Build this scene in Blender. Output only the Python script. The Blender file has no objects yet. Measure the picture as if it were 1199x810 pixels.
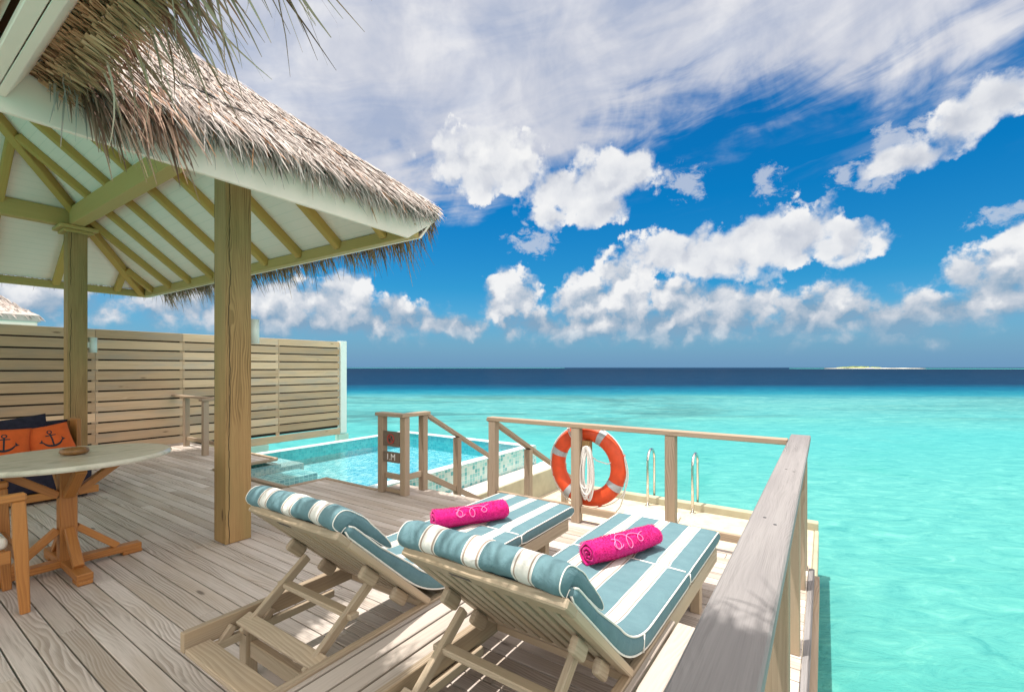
import bpy, bmesh, math, random
from mathutils import Vector, Matrix, noise as mnoise

R = math.radians
random.seed(7)
scn = bpy.context.scene
col = scn.collection

# ------------------------------------------------------------------ camera, sky, sun, exposure
cam_d = bpy.data.cameras.new('camera')
cam = bpy.data.objects.new('camera', cam_d)
col.objects.link(cam)
cam.location = (0, 0, 1.6)
cam.rotation_euler = (R(90), 0, R(34.1))
cam_d.sensor_fit = 'HORIZONTAL'
cam_d.sensor_width = 36
cam_d.lens = 36 * 540.0 / 1199.0
cam_d.shift_y = 25.0 / 1199.0
cam_d.clip_start = 0.05
cam_d.clip_end = 60000
scn.camera = cam

EXPOSURE = 0.80
SUN = 3.4
SUN_DIR = Vector((-0.17, -0.20, 1.0)).normalized()      # from the scene towards the sun
SUN_EL = math.asin(SUN_DIR.z)
SUN_AZ = math.atan2(SUN_DIR.x, SUN_DIR.y)

scn.view_settings.view_transform = 'Standard'
scn.view_settings.look = 'None'
scn.view_settings.exposure = EXPOSURE
scn.view_settings.gamma = 1.0
scn.view_settings.use_curve_mapping = False
scn.cycles.max_bounces = 7
scn.cycles.diffuse_bounces = 4
scn.cycles.glossy_bounces = 3
scn.cycles.transparent_max_bounces = 8

sl = bpy.data.lights.new('sun', 'SUN')
sl.energy = SUN
sl.angle = R(0.6)
sl.color = (1.0, 0.955, 0.89)
so = bpy.data.objects.new('sun', sl)
col.objects.link(so)
so.location = (0, -10, 30)
so.rotation_euler = SUN_DIR.to_track_quat('Z', 'Y').to_euler()


class NT:
    """small helper to write node trees"""
    def __init__(s, tree):
        s.t = tree
        s.n = tree.nodes
        s.l = tree.links

    def new(s, kind, **kw):
        nd = s.n.new(kind)
        for k, v in kw.items():
            setattr(nd, k, v)
        return nd

    def put(s, sock, v):
        if isinstance(v, bpy.types.NodeSocket):
            s.l.new(v, sock)
        elif v is not None:
            if isinstance(v, (tuple, list)) and sock.type == 'RGBA' and len(v) == 3:
                v = (*v, 1)
            sock.default_value = v

    def m(s, op, a, b=None, c=None, clamp=False):
        nd = s.new('ShaderNodeMath', operation=op, use_clamp=clamp)
        s.put(nd.inputs[0], a)
        s.put(nd.inputs[1], b)
        s.put(nd.inputs[2], c)
        return nd.outputs[0]

    def vm(s, op, a, b=None):
        nd = s.new('ShaderNodeVectorMath', operation=op)
        s.put(nd.inputs[0], a)
        s.put(nd.inputs[1], b)
        return nd.outputs[0]

    def xyz(s, x, y, z=0.0):
        nd = s.new('ShaderNodeCombineXYZ')
        s.put(nd.inputs[0], x)
        s.put(nd.inputs[1], y)
        s.put(nd.inputs[2], z)
        return nd.outputs[0]

    def sep(s, v):
        nd = s.new('ShaderNodeSeparateXYZ')
        s.put(nd.inputs[0], v)
        return nd.outputs

    def noise(s, vec, scale, detail=3, rough=0.5, dist=0.0, color=False, dims='3D'):
        nd = s.new('ShaderNodeTexNoise', noise_dimensions=dims)
        s.put(nd.inputs['Vector'], vec)
        nd.inputs['Scale'].default_value = scale
        nd.inputs['Detail'].default_value = detail
        nd.inputs['Roughness'].default_value = rough
        nd.inputs['Distortion'].default_value = dist
        return nd.outputs['Color' if color else 'Fac']

    def voro(s, vec, scale, feature='F1', detail=0, out='Distance', smooth=None, rand=1.0, dims='3D'):
        nd = s.new('ShaderNodeTexVoronoi', feature=feature, voronoi_dimensions=dims)
        s.put(nd.inputs['Vector'], vec)
        nd.inputs['Scale'].default_value = scale
        if 'Detail' in nd.inputs:
            nd.inputs['Detail'].default_value = detail
        if smooth is not None and 'Smoothness' in nd.inputs:
            nd.inputs['Smoothness'].default_value = smooth
        nd.inputs['Randomness'].default_value = rand
        return nd.outputs[out]

    def ramp(s, f, stops, interp='LINEAR'):
        nd = s.new('ShaderNodeValToRGB')
        cr = nd.color_ramp
        cr.interpolation = interp
        while len(cr.elements) > 1:
            cr.elements.remove(cr.elements[-1])
        for i, (p, c) in enumerate(stops):
            e = cr.elements[0] if i == 0 else cr.elements.new(p)
            e.position = p
            e.color = (*c, 1) if len(c) == 3 else c
        s.put(nd.inputs[0], f)
        return nd.outputs[0]

    def smooth(s, v, a, b):
        nd = s.new('ShaderNodeMapRange', interpolation_type='SMOOTHSTEP')
        s.put(nd.inputs[0], v)
        nd.inputs[1].default_value = a
        nd.inputs[2].default_value = b
        return nd.outputs[0]

    def lin(s, v, a, b, c=0.0, d=1.0):
        nd = s.new('ShaderNodeMapRange')
        s.put(nd.inputs[0], v)
        for i, x in enumerate((a, b, c, d)):
            nd.inputs[i + 1].default_value = x
        return nd.outputs[0]

    def mix(s, f, a, b, mode='MIX'):
        nd = s.new('ShaderNodeMix', data_type='RGBA', blend_type=mode)
        s.put(nd.inputs[0], f)
        s.put(nd.inputs[6], a)
        s.put(nd.inputs[7], b)
        return nd.outputs[2]

    def bump(s, h, strength=0.3, dist=0.01, normal=None):
        nd = s.new('ShaderNodeBump')
        nd.inputs['Strength'].default_value = strength
        nd.inputs['Distance'].default_value = dist
        s.put(nd.inputs['Height'], h)
        s.put(nd.inputs['Normal'], normal)
        return nd.outputs[0]


def build_world():
    w = bpy.data.worlds.new('World')
    scn.world = w
    w.use_nodes = True
    w.cycles.sampling_method = 'MANUAL'
    w.cycles.sample_map_resolution = 512
    t = NT(w.node_tree)
    t.n.clear()
    out = t.new('ShaderNodeOutputWorld')
    bg = t.new('ShaderNodeBackground')
    t.l.new(bg.outputs[0], out.inputs[0])
    bg.inputs[1].default_value = 0.1
    sky = t.new('ShaderNodeTexSky', sky_type='NISHITA')
    sky.sun_disc = False
    sky.sun_elevation = SUN_EL
    sky.sun_rotation = SUN_AZ
    sky.altitude = 0
    sky.air_density = 1.0
    sky.dust_density = 0.6
    sky.ozone_density = 2.0
    d = t.new('ShaderNodeTexCoord').outputs['Generated']
    x, y, z = t.sep(d)
    DEG = 180 / math.pi
    az = t.m('MULTIPLY', t.m('ARCTAN2', x, y), DEG)
    # azimuth measured from the open sea to the north west; wraps behind the villa
    az = t.m('WRAP', t.m('ADD', az, 34.1), 180.0, -180.0)
    el = t.m('MULTIPLY', t.m('ARCSINE', z), DEG)
    # clear sky
    blue = t.mix(1.0, sky.outputs[0], t.ramp(t.lin(el, 0, 60), [
        (0.0, (0.32, 0.54, 0.70)), (0.07, (0.21, 0.49, 0.67)), (0.16, (0.075, 0.47, 0.67)),
        (0.32, (0.012, 0.455, 0.735)), (0.5, (0.015, 0.45, 0.76)), (1.0, (0.3, 0.6, 0.9))]), 'MULTIPLY')
    p = t.xyz(az, el, 0.0)
    wn = t.noise(p, 0.13, 3, 0.5, color=True, dims='2D')
    warp = t.vm('MULTIPLY', t.vm('SUBTRACT', wn, (0.5, 0.5, 0.5)), (4.6, 2.8, 0.0))
    pw = t.vm('ADD', p, warp)
    ax, ey, _ = t.sep(pw)

    def billow(vec, dt=7):
        v_ = t.vm('ADD', vec, t.vm('MULTIPLY', t.vm('SUBTRACT', t.noise(vec, 0.9, min(3, dt - 2), 0.6, color=True, dims='2D'), (0.5, 0.5, 0.5)), (1.5, 1.2, 0.0)))
        a = t.voro(v_, 0.30, 'F1', 2.0, dims='2D')
        b = t.noise(vec, 0.34, dt, 0.60, dims='2D')
        return t.m('ADD', t.m('MULTIPLY', t.m('SUBTRACT', 1.0, a), 0.34), t.m('MULTIPLY', b, 1.0))
    bl = billow(p)
    pr = t.vm('ADD', p, t.vm('MULTIPLY', t.vm('SUBTRACT', t.noise(p, 0.5, 4, 0.55, color=True, dims='2D'), (0.5, 0.5, 0.5)), (2.6, 2.2, 0.0)))
    def lump(vec):
        a = t.new('ShaderNodeTexVoronoi', feature='SMOOTH_F1', voronoi_dimensions='2D')
        t.put(a.inputs['Vector'], vec)
        a.inputs['Scale'].default_value = 0.34
        a.inputs['Smoothness'].default_value = 0.6
        return t.m('ADD', t.m('MULTIPLY', a.outputs['Distance'], -0.55), t.m('MULTIPLY', t.noise(vec, 0.30, 3, 0.5, dims='2D'), 0.55))
    relief = t.m('SUBTRACT', lump(pr), lump(t.vm('ADD', pr, (-0.55, 1.05, 0.0))))

    def field(blobs):
        f = None
        for (a0, e0, ra, re) in blobs:
            dx = t.m('MULTIPLY', t.m('SUBTRACT', ax, a0), 1.0 / ra)
            dy = t.m('MULTIPLY', t.m('SUBTRACT', ey, e0), 1.0 / re)
            q = t.m('SUBTRACT', 1.0, t.m('SQRT', t.m('MULTIPLY_ADD', dx, dx, t.m('MULTIPLY', dy, dy))))
            f = q if f is None else t.m('SMOOTH_MAX', f, q, 0.12)
        return f
    nb = t.m('SUBTRACT', bl, 0.70)
    dens = t.m('ADD', field(CUMULUS), t.m('MULTIPLY', nb, 1.0))
    dlow = t.m('ADD', t.m('ADD', field(BANK), 0.03), t.m('MULTIPLY', nb, 0.88))
    # thin high veil with wind streaks
    st_v = t.new('ShaderNodeVectorRotate', rotation_type='Z_AXIS')
    t.put(st_v.inputs['Vector'], t.vm('ADD', p, t.vm('MULTIPLY', warp, (0.3, 0.3, 0))))
    st_v.inputs['Angle'].default_value = R(-10)
    st = t.noise(t.vm('MULTIPLY', st_v.outputs[0], (0.055, 0.24, 1.0)), 1.0, 7, 0.56, 0.35, dims='2D')
    soft = t.noise(p, 0.10, 5, 0.58, 0.3, dims='2D')
    edge = t.ramp(t.lin(az, -60, 60), [(0.0, (0.10,) * 3), (0.28, (0.17,) * 3), (0.40, (0.20,) * 3), (0.50, (0.222,) * 3), (0.60, (0.265,) * 3),
                                      (0.70, (0.268,) * 3), (0.8, (0.262,) * 3), (0.9, (0.265,) * 3), (1.0, (0.275,) * 3)])
    edge = t.m('MULTIPLY', edge, 100.0)
    above = t.m('SUBTRACT', el, edge)
    v = t.m('ADD', above, t.m('ADD', t.m('MULTIPLY', t.m('SUBTRACT', st, 0.5), 14.0), t.m('MULTIPLY', t.m('SUBTRACT', soft, 0.5), 8.0)))
    a_v = t.m('MULTIPLY', t.smooth(v, -2.5, 3.5), t.lin(st, 0.25, 0.6, 0.80, 0.99))
    # fine streak bands under the veil to the right
    st2 = t.smooth(st, 0.46, 0.74)
    bandm = t.m('MULTIPLY', t.m('MULTIPLY', t.smooth(el, 16.5, 22), t.smooth(az, 8, 26)), t.smooth(soft, 0.3, 0.55))
    a_s = t.m('MULTIPLY', t.m('MULTIPLY', st2, bandm), 0.5)
    # colours (x10 because of the 0.1 strength)
    under = t.m('MULTIPLY', t.m('SUBTRACT', lump(t.vm('ADD', pr, (0.0, -2.2, 0.0))), lump(pr)), 0.5)
    lit = t.m('ADD', 0.66, t.m('ADD', t.m('MULTIPLY', relief, 1.25), t.m('ADD', under, t.m('MULTIPLY', t.m('SUBTRACT', dens, 0.45), -0.35))), clamp=True)
    c_cum = t.ramp(lit, [(0.0, (2.9, 3.15, 3.65)), (0.35, (3.7, 3.85, 4.2)), (0.65, (4.6, 4.68, 4.85)), (1.0, (5.3, 5.3, 5.3))])
    # undersides of the bank are greyer
    h = t.m('ADD', t.m('MULTIPLY', t.lin(t.m('ADD', el, t.m('MULTIPLY', nb, 7.0)), 2.4, 10.0), 0.78), t.m('ADD', 0.06, t.m('MULTIPLY', relief, 1.75)), clamp=True)
    c_low = t.ramp(h, [(0.0, (1.35, 2.2, 3.1)), (0.25, (2.3, 2.85, 3.5)), (0.55, (3.5, 3.75, 4.15)), (0.85, (4.85, 4.9, 5.0)), (1.0, (5.3, 5.3, 5.3))])
    c_veil = t.ramp(t.m('ADD', t.m('MULTIPLY', st, 0.4), t.m('ADD', 0.30, t.m('MULTIPLY', t.m('SUBTRACT', soft, 0.5), 1.2))), [(0.25, (2.7, 3.0, 3.75)), (0.5, (3.55, 3.7, 4.2)), (0.75, (4.5, 4.55, 4.8))])
    def soft_edge(dn, tone, w0, w1):
        wdt = t.m('ADD', w0, t.m('MULTIPLY', t.m('SUBTRACT', 1.0, tone), w1))
        q = t.m('DIVIDE', t.m('ADD', dn, 0.02), wdt, clamp=True)
        return t.m('MULTIPLY', t.m('MULTIPLY', q, q), t.m('SUBTRACT', 3.0, t.m('MULTIPLY', q, 2.0)))
    a_c = soft_edge(dens, lit, 0.16, 0.75)
    a_l = soft_edge(dlow, h, 0.18, 0.62)
    wsp = t.m('ADD', field(WISPS), t.m('MULTIPLY', t.m('SUBTRACT', t.noise(t.vm('MULTIPLY', p, (0.55, 0.8, 1)), 1.0, 6, 0.68, 0.25, dims='2D'), 0.5), 2.6))
    a_w = t.m('MULTIPLY', t.smooth(wsp, 0.05, 0.75), 0.6)
    sky_c = t.mix(a_s, blue, (2.82, 3.17, 3.96))
    sky_c = t.mix(a_v, sky_c, c_veil)
    hz = t.m('MULTIPLY', t.m('SUBTRACT', 1.0, t.smooth(el, -0.5, 7.0)), 0.9)
    sky_c = t.mix(hz, sky_c, (0.86, 1.85, 3.15))
    sky_c = t.mix(t.m('MULTIPLY', a_l, t.lin(el, 1.0, 5.0, 0.15, 0.97)), sky_c, c_low)
    sky_c = t.mix(a_w, sky_c, (4.0, 4.15, 4.5))
    sky_c = t.mix(t.m('MULTIPLY', a_c, 0.97), sky_c, c_cum)
    # added fill: unseen sky behind and overhead brightened to lift the shade
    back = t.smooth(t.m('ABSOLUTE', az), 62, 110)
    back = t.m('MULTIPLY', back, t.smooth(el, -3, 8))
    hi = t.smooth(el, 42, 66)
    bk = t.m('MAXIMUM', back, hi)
    # one bright fill tone for both, mottled by the soft noise
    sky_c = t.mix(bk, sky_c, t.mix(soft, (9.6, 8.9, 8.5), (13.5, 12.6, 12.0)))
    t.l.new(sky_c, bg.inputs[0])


CUMULUS = [(11.0, 21.6, 6.6, 4.4), (6.0, 20.6, 6.0, 4.2), (15.0, 22.0, 4.4, 3.2), (-3.0, 23.5, 10.0, 4.5), (10.5, 18.6, 4.6, 2.6), (4.0, 17.8, 3.0, 1.8),  # puff by the roof corner
           (18.0, 13.4, 5.6, 3.6), (24.5, 12.4, 8.0, 4.0), (31.5, 13.6, 5.4, 4.6), (35.5, 12.0, 3.6, 2.6), (28.0, 14.4, 5.0, 3.2),     # long puff over the sea
           (40.8, 19.0, 3.0, 1.5), (43.5, 20.6, 3.4, 2.2), (46.8, 21.6, 3.6, 2.2), (49.5, 21.6, 3.6, 2.6),                              # upper right puff
           ]
WISPS = [(20.6, 20.4, 2.0, 2.0), (36.5, 18.8, 2.0, 1.4), (39.2, 18.2, 1.8, 1.8), (29.0, 19.6, 1.8, 1.8), (49.0, 13.2, 4.0, 0.9), (2.0, 15.0, 3.0, 1.6), (40.0, 20.6, 3.0, 2.0)]
BANK = [(-0.5, 8.4, 4.4, 4.2), (2.5, 5.6, 6.0, 3.2), (8.5, 7.6, 4.4, 4.6), (14.2, 8.6, 5.0, 6.4), (11.0, 5.2, 9.0, 3.2), (20.0, 6.4, 6.0, 4.6), (25.5, 6.4, 6.5, 4.0), (33.0, 5.4, 8.5, 3.8),
        (20.0, 4.9, 26.0, 3.0), (-22.0, 5.0, 22.0, 2.8), (41.0, 4.6, 8.0, 2.8), (47.0, 7.2, 5.0, 4.2), (51.0, 9.2, 6.0, 4.8), (44.0, 8.2, 2.2, 2.0),
        (-20.0, 7.4, 6.0, 4.0), (-14.0, 5.6, 7.0, 3.0), (-26.0, 7.0, 6.0, 4.0), (-7.0, 4.8, 6.0, 2.0), (-36.0, 7.6, 9.0, 4.8), (-46.0, 6.4, 8.0, 4.6)]
build_world()


# ------------------------------------------------------------------ materials
def mat(name):
    m = bpy.data.materials.new(name)
    m.use_nodes = True
    t = NT(m.node_tree)
    b = t.n['Principled BSDF']
    return m, t, b


def plain(name, c, rough=0.5, metallic=0.0, spec=0.5, var=0.12, scale=6.0, bump=0.0, bscale=80):
    m, t, b = mat(name)
    o = t.new('ShaderNodeTexCoord').outputs['Object']
    n = t.noise(o, scale, 5, 0.6)
    lo = tuple(x * (1 - var) for x in c)
    hi = tuple(min(1, x * (1 + var)) for x in c)
    t.put(b.inputs['Base Color'], t.ramp(n, [(0.3, lo), (0.7, hi)]))
    b.inputs['Roughness'].default_value = rough
    b.inputs['Metallic'].default_value = metallic
    b.inputs['Specular IOR Level'].default_value = spec
    if bump:
        t.put(b.inputs['Normal'], t.bump(t.noise(o, bscale, 4, 0.6), bump, 0.004))
    return m


def wood(name, light, dark, ring=5.0, knots=0.35, rough=0.65, grain=0.6, stain=None, crack=False, hue=0.18, spec=0.3):
    """planed timber: u of the UV map runs along the grain (metres)"""
    m, t, b = mat(name)
    uv = t.new('ShaderNodeUVMap').outputs[0]
    rnd = t.new('ShaderNodeAttribute', attribute_name='rnd').outputs['Fac']
    u, v, _ = t.sep(uv)
    low = t.noise(t.xyz(t.m('MULTIPLY', u, 1.1), t.m('MULTIPLY', v, 5.0), rnd), 1.0, 2, 0.5)
    ph = t.m('ADD', t.m('MULTIPLY', v, ring * 9.0), t.m('MULTIPLY', low, ring * 1.7))
    rings = t.m('FRACT', ph)
    rings = t.m('MULTIPLY', t.smooth(rings, 0.0, 0.75), t.m('SUBTRACT', 1.0, t.smooth(rings, 0.86, 1.0)))
    show = t.smooth(t.noise(t.xyz(t.m('MULTIPLY', u, 0.8), t.m('MULTIPLY', v, 5.0), t.m('ADD', rnd, 3.0)), 1.0, 2), 0.42, 0.62)
    fib = t.noise(t.xyz(t.m('MULTIPLY', u, 6.0), t.m('MULTIPLY', v, 300.0), 0.0), 1.0, 3, 0.65)
    streak = t.noise(t.xyz(t.m('MULTIPLY', u, 1.1), t.m('MULTIPLY', v, 55.0), t.m('MULTIPLY', rnd, 7.0)), 1.0, 4, 0.65)
    g = t.m('ADD', t.m('MULTIPLY', t.m('MULTIPLY', rings, t.m('ADD', 0.2, t.m('MULTIPLY', show, 0.8))), 0.26), t.m('ADD', t.m('MULTIPLY', fib, 0.42), t.m('MULTIPLY', streak, 0.52)))
    broad = t.noise(t.xyz(t.m('MULTIPLY', u, 0.9), t.m('MULTIPLY', v, 4.0), rnd), 1.0, 3, 0.6)
    c = t.mix(t.m('MULTIPLY', t.smooth(g, 0.38, 0.86), grain), light, dark)
    if stain:
        c = t.mix(t.m('MULTIPLY', t.smooth(broad, 0.42, 0.75), 0.75), c, stain)
    # board to board difference
    k = t.lin(rnd, 0, 1, 1 - hue, 1 + hue)
    c = t.mix(1.0, c, t.xyz(k, t.m('POWER', k, 1.1), t.m('POWER', k, 1.25)), 'MULTIPLY')
    if knots:
        kv = t.voro(t.xyz(t.m('MULTIPLY', u, 1.7), t.m('MULTIPLY', v, 6.5), 0.0), 1.0)
        kk = t.m('SUBTRACT', 1.0, t.smooth(kv, 0.05, 0.13))
        kc = t.voro(t.xyz(t.m('MULTIPLY', u, 1.7), t.m('MULTIPLY', v, 6.5), 0.0), 1.0, out='Color')
        kk = t.m('MULTIPLY', kk, t.m('GREATER_THAN', t.sep(kc)[0], 1.0 - knots))
        c = t.mix(t.m('MULTIPLY', kk, 0.75), c, tuple(x * 0.35 for x in dark))
    hgt = g
    if crack:
        w = t.noise(t.xyz(t.m('MULTIPLY', u, 2.2), 0.0, t.m('MULTIPLY', rnd, 20.0)), 1.0, 4, 0.6)
        dv = t.m('ABSOLUTE', t.m('SUBTRACT', t.m('SUBTRACT', t.m('FRACT', t.m('MULTIPLY', v, 4.4)), 0.5), t.m('MULTIPLY', t.m('SUBTRACT', w, 0.5), 0.3)))
        ck = t.m('SUBTRACT', 1.0, t.smooth(dv, 0.008, 0.022))
        ck = t.m('MULTIPLY', ck, t.smooth(t.noise(t.xyz(t.m('MULTIPLY', u, 0.8), 3.0, rnd), 1.0, 2), 0.36, 0.45))
        c = t.mix(ck, c, (0.035, 0.025, 0.012))
        hgt = t.m('SUBTRACT', g, t.m('MULTIPLY', ck, 3.0))
    t.put(b.inputs['Base Color'], c)
    b.inputs['Roughness'].default_value = rough
    b.inputs['Specular IOR Level'].default_value = spec
    t.put(b.inputs['Normal'], t.bump(hgt, 0.35, 0.002))
    return m


M = {}
M['deck'] = wood('weathered_deck_timber', (0.58, 0.512, 0.458), (0.25, 0.20, 0.16), ring=6, knots=0.34, rough=0.75, stain=(0.42, 0.34, 0.265), hue=0.17, grain=0.85)
M['rail'] = wood('weathered_rail_timber', (0.36, 0.275, 0.20), (0.16, 0.11, 0.072), ring=6, knots=0.3, rough=0.75, stain=(0.40, 0.30, 0.19), hue=0.12)
M['railtop'] = wood('silver_grey_rail_timber', (0.285, 0.268, 0.262), (0.115, 0.106, 0.104), ring=15, knots=0.6, rough=0.75, stain=(0.215, 0.20, 0.20), hue=0.06, grain=0.85)
M['post'] = wood('treated_post_timber', (0.39, 0.24, 0.10), (0.15, 0.085, 0.03), ring=7, knots=0.35, rough=0.7, stain=(0.26, 0.19, 0.075), crack=True, hue=0.06, grain=0.9)
M['fence'] = wood('pine_fence_timber', (0.60, 0.42, 0.265), (0.34, 0.21, 0.105), ring=6, knots=0.6, rough=0.7, stain=(0.36, 0.31, 0.25), hue=0.24)
M['teak'] = wood('oiled_teak', (0.44, 0.185, 0.048), (0.24, 0.082, 0.018), ring=5, knots=0, rough=0.42, hue=0.14, spec=0.5)
M['lounger'] = wood('lounger_timber', (0.43, 0.345, 0.25), (0.22, 0.165, 0.11), ring=6, knots=0.08, rough=0.6, stain=(0.45, 0.33, 0.21), hue=0.1)
M['shelf'] = wood('greyed_lounger_timber', (0.47, 0.41, 0.355), (0.26, 0.215, 0.175), ring=6, knots=0.1, rough=0.7, hue=0.08)
M['rafter'] = wood('ochre_painted_timber', (0.52, 0.325, 0.09), (0.43, 0.26, 0.062), ring=4, knots=0, rough=0.55, hue=0.05, grain=0.4)
M['beam'] = wood('ochre_beam_timber', (0.50, 0.345, 0.125), (0.40, 0.27, 0.085), ring=4, knots=0.05, rough=0.55, hue=0.05, grain=0.5)
M['fascia'] = plain('pale_green_fascia_paint', (0.93, 0.75, 0.64), 0.4, var=0.03, scale=2)
M['concrete'] = plain('cream_rendered_concrete', (0.37, 0.345, 0.24), 0.85, var=0.14, scale=3, bump=0.2)
M['walk'] = plain('white_rendered_concrete', (0.74, 0.73, 0.69), 0.85, var=0.06, scale=4, bump=0.2)
M['slab'] = plain('white_slab_stone', (0.78, 0.77, 0.74), 0.8, var=0.05, scale=8, bump=0.15)
M['mint'] = plain('mint_rendered_concrete', (0.45, 0.66, 0.56), 0.8, var=0.08, scale=3, bump=0.2)
M['steel'] = plain('polished_steel', (0.62, 0.60, 0.55), 0.16, metallic=1.0, var=0.03)
M['orange'] = plain('orange_plastic', (0.70, 0.075, 0.016), 0.5, var=0.22, scale=7, bump=0.15, bscale=30)
M['band'] = plain('grey_reflective_tape', (0.42, 0.46, 0.48), 0.35, metallic=0.25, var=0.15, scale=25)
M['rope'] = plain('white_rope', (0.76, 0.73, 0.69), 0.85, var=0.12, scale=60, bump=0.5, bscale=300)
M['navy'] = plain('navy_canvas', (0.028, 0.026, 0.042), 0.9, var=0.2, scale=20, bump=0.3, bscale=500, spec=0.15)
M['cushion_orange'] = plain('orange_canvas', (0.72, 0.125, 0.03), 0.9, var=0.07, scale=14, bump=0.35, bscale=420, spec=0.15)
M['anchor'] = plain('black_anchor_print', (0.022, 0.025, 0.032), 0.85, var=0.3, scale=120)
M['offwhite'] = plain('offwhite_canvas', (0.70, 0.67, 0.60), 0.9, var=0.05, scale=10, bump=0.3, bscale=400)
M['lamp'] = plain('white_lamp_enamel', (0.74, 0.80, 0.74), 0.35, var=0.03)
M['bowl'] = plain('brown_bowl_wood', (0.22, 0.105, 0.03), 0.4, var=0.3, scale=40)
M['sign_white'] = plain('white_sign_paint', (0.75, 0.73, 0.70), 0.6, var=0.05)
M['sign_red'] = plain('red_sign_paint', (0.42, 0.045, 0.035), 0.6, var=0.1)
M['sign_board'] = wood('dark_sign_board', (0.17, 0.13, 0.095), (0.10, 0.075, 0.052), ring=5, knots=0, rough=0.6, hue=0.05)
M['back_board'] = plain('dark_backing_board', (0.035, 0.025, 0.017), 0.9)
M['pipe'] = plain('white_piping', (0.76, 0.73, 0.67), 0.85, var=0.05, scale=40)
M['dark'] = plain('dark_fixing_metal', (0.06, 0.06, 0.06), 0.5, metallic=0.6)


def thatch_mat(name, stops, rough=0.8):
    m, t, b = mat(name)
    rnd = t.new('ShaderNodeAttribute', attribute_name='rnd').outputs['Fac']
    uv = t.new('ShaderNodeUVMap').outputs[0]
    u, v, _ = t.sep(uv)
    n = t.noise(t.xyz(t.m('MULTIPLY', u, 3.0), t.m('MULTIPLY', v, 200.0), t.m('MULTIPLY', rnd, 9.0)), 1.0, 3, 0.6)
    c = t.ramp(t.m('ADD', rnd, t.m('MULTIPLY', t.m('SUBTRACT', n, 0.5), 0.25)), stops)
    t.put(b.inputs['Base Color'], c)
    b.inputs['Roughness'].default_value = rough
    b.inputs['Specular IOR Level'].default_value = 0.3
    return m


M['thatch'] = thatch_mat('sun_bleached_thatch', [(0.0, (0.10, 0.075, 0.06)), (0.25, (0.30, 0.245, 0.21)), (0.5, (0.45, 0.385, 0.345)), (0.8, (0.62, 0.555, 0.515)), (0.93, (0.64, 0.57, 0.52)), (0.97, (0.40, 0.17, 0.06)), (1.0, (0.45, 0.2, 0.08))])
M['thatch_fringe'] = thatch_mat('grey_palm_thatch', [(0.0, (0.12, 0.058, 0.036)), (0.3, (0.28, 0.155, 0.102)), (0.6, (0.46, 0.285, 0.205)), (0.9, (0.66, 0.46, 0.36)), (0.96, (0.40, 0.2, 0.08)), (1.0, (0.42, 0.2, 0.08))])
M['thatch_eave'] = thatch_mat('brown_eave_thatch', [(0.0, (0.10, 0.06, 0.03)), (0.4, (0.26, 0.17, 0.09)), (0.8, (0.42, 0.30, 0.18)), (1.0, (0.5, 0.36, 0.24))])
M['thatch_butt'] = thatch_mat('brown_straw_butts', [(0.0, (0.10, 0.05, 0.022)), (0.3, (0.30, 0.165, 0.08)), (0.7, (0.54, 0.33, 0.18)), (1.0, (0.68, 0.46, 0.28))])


def soffit_mat():
    m, t, b = mat('mint_soffit_boards')
    uv = t.new('ShaderNodeUVMap').outputs[0]
    u, v, _ = t.sep(uv)
    f = t.m('FRACT', t.m('MULTIPLY', v, 9.0))
    gap = t.m('SUBTRACT', 1.0, t.smooth(t.m('ABSOLUTE', t.m('SUBTRACT', f, 0.5)), 0.0, 0.035))
    n = t.noise(uv, 3.0, 4)
    c = t.ramp(n, [(0.3, (0.91, 0.76, 0.665)), (0.7, (0.93, 0.785, 0.69))])
    c = t.mix(t.m('MULTIPLY', gap, 0.35), c, (0.35, 0.40, 0.34))
    t.put(b.inputs['Base Color'], c)
    b.inputs['Roughness'].default_value = 0.5
    t.put(b.inputs['Normal'], t.bump(t.m('SUBTRACT', 1.0, gap), 0.3, 0.004))
    return m


M['soffit'] = soffit_mat()


def mosaic_mat(name, stops, scale=28.0, grout=(0.70, 0.72, 0.70), rough=0.18):
    m, t, b = mat(name)
    uv = t.new('ShaderNodeUVMap').outputs[0]
    s = t.vm('MULTIPLY', uv, (scale, scale, 1))
    cell = t.vm('FLOOR', s)
    wn = t.new('ShaderNodeTexWhiteNoise', noise_dimensions='2D')
    t.put(wn.inputs['Vector'], cell)
    c = t.ramp(wn.outputs['Value'], stops, 'CONSTANT')
    fx, fy, _ = t.sep(t.vm('FRACTION', s))
    ex = t.m('MINIMUM', t.m('MINIMUM', fx, t.m('SUBTRACT', 1.0, fx)), t.m('MINIMUM', fy, t.m('SUBTRACT', 1.0, fy)))
    g = t.m('LESS_THAN', ex, 0.05)
    c = t.mix(g, c, grout)
    t.put(b.inputs['Base Color'], c)
    t.put(b.inputs['Roughness'], t.m('ADD', rough, t.m('MULTIPLY', g, 0.5)))
    t.put(b.inputs['Normal'], t.bump(t.m('SUBTRACT', 1.0, g), 0.2, 0.003))
    return m


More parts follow.
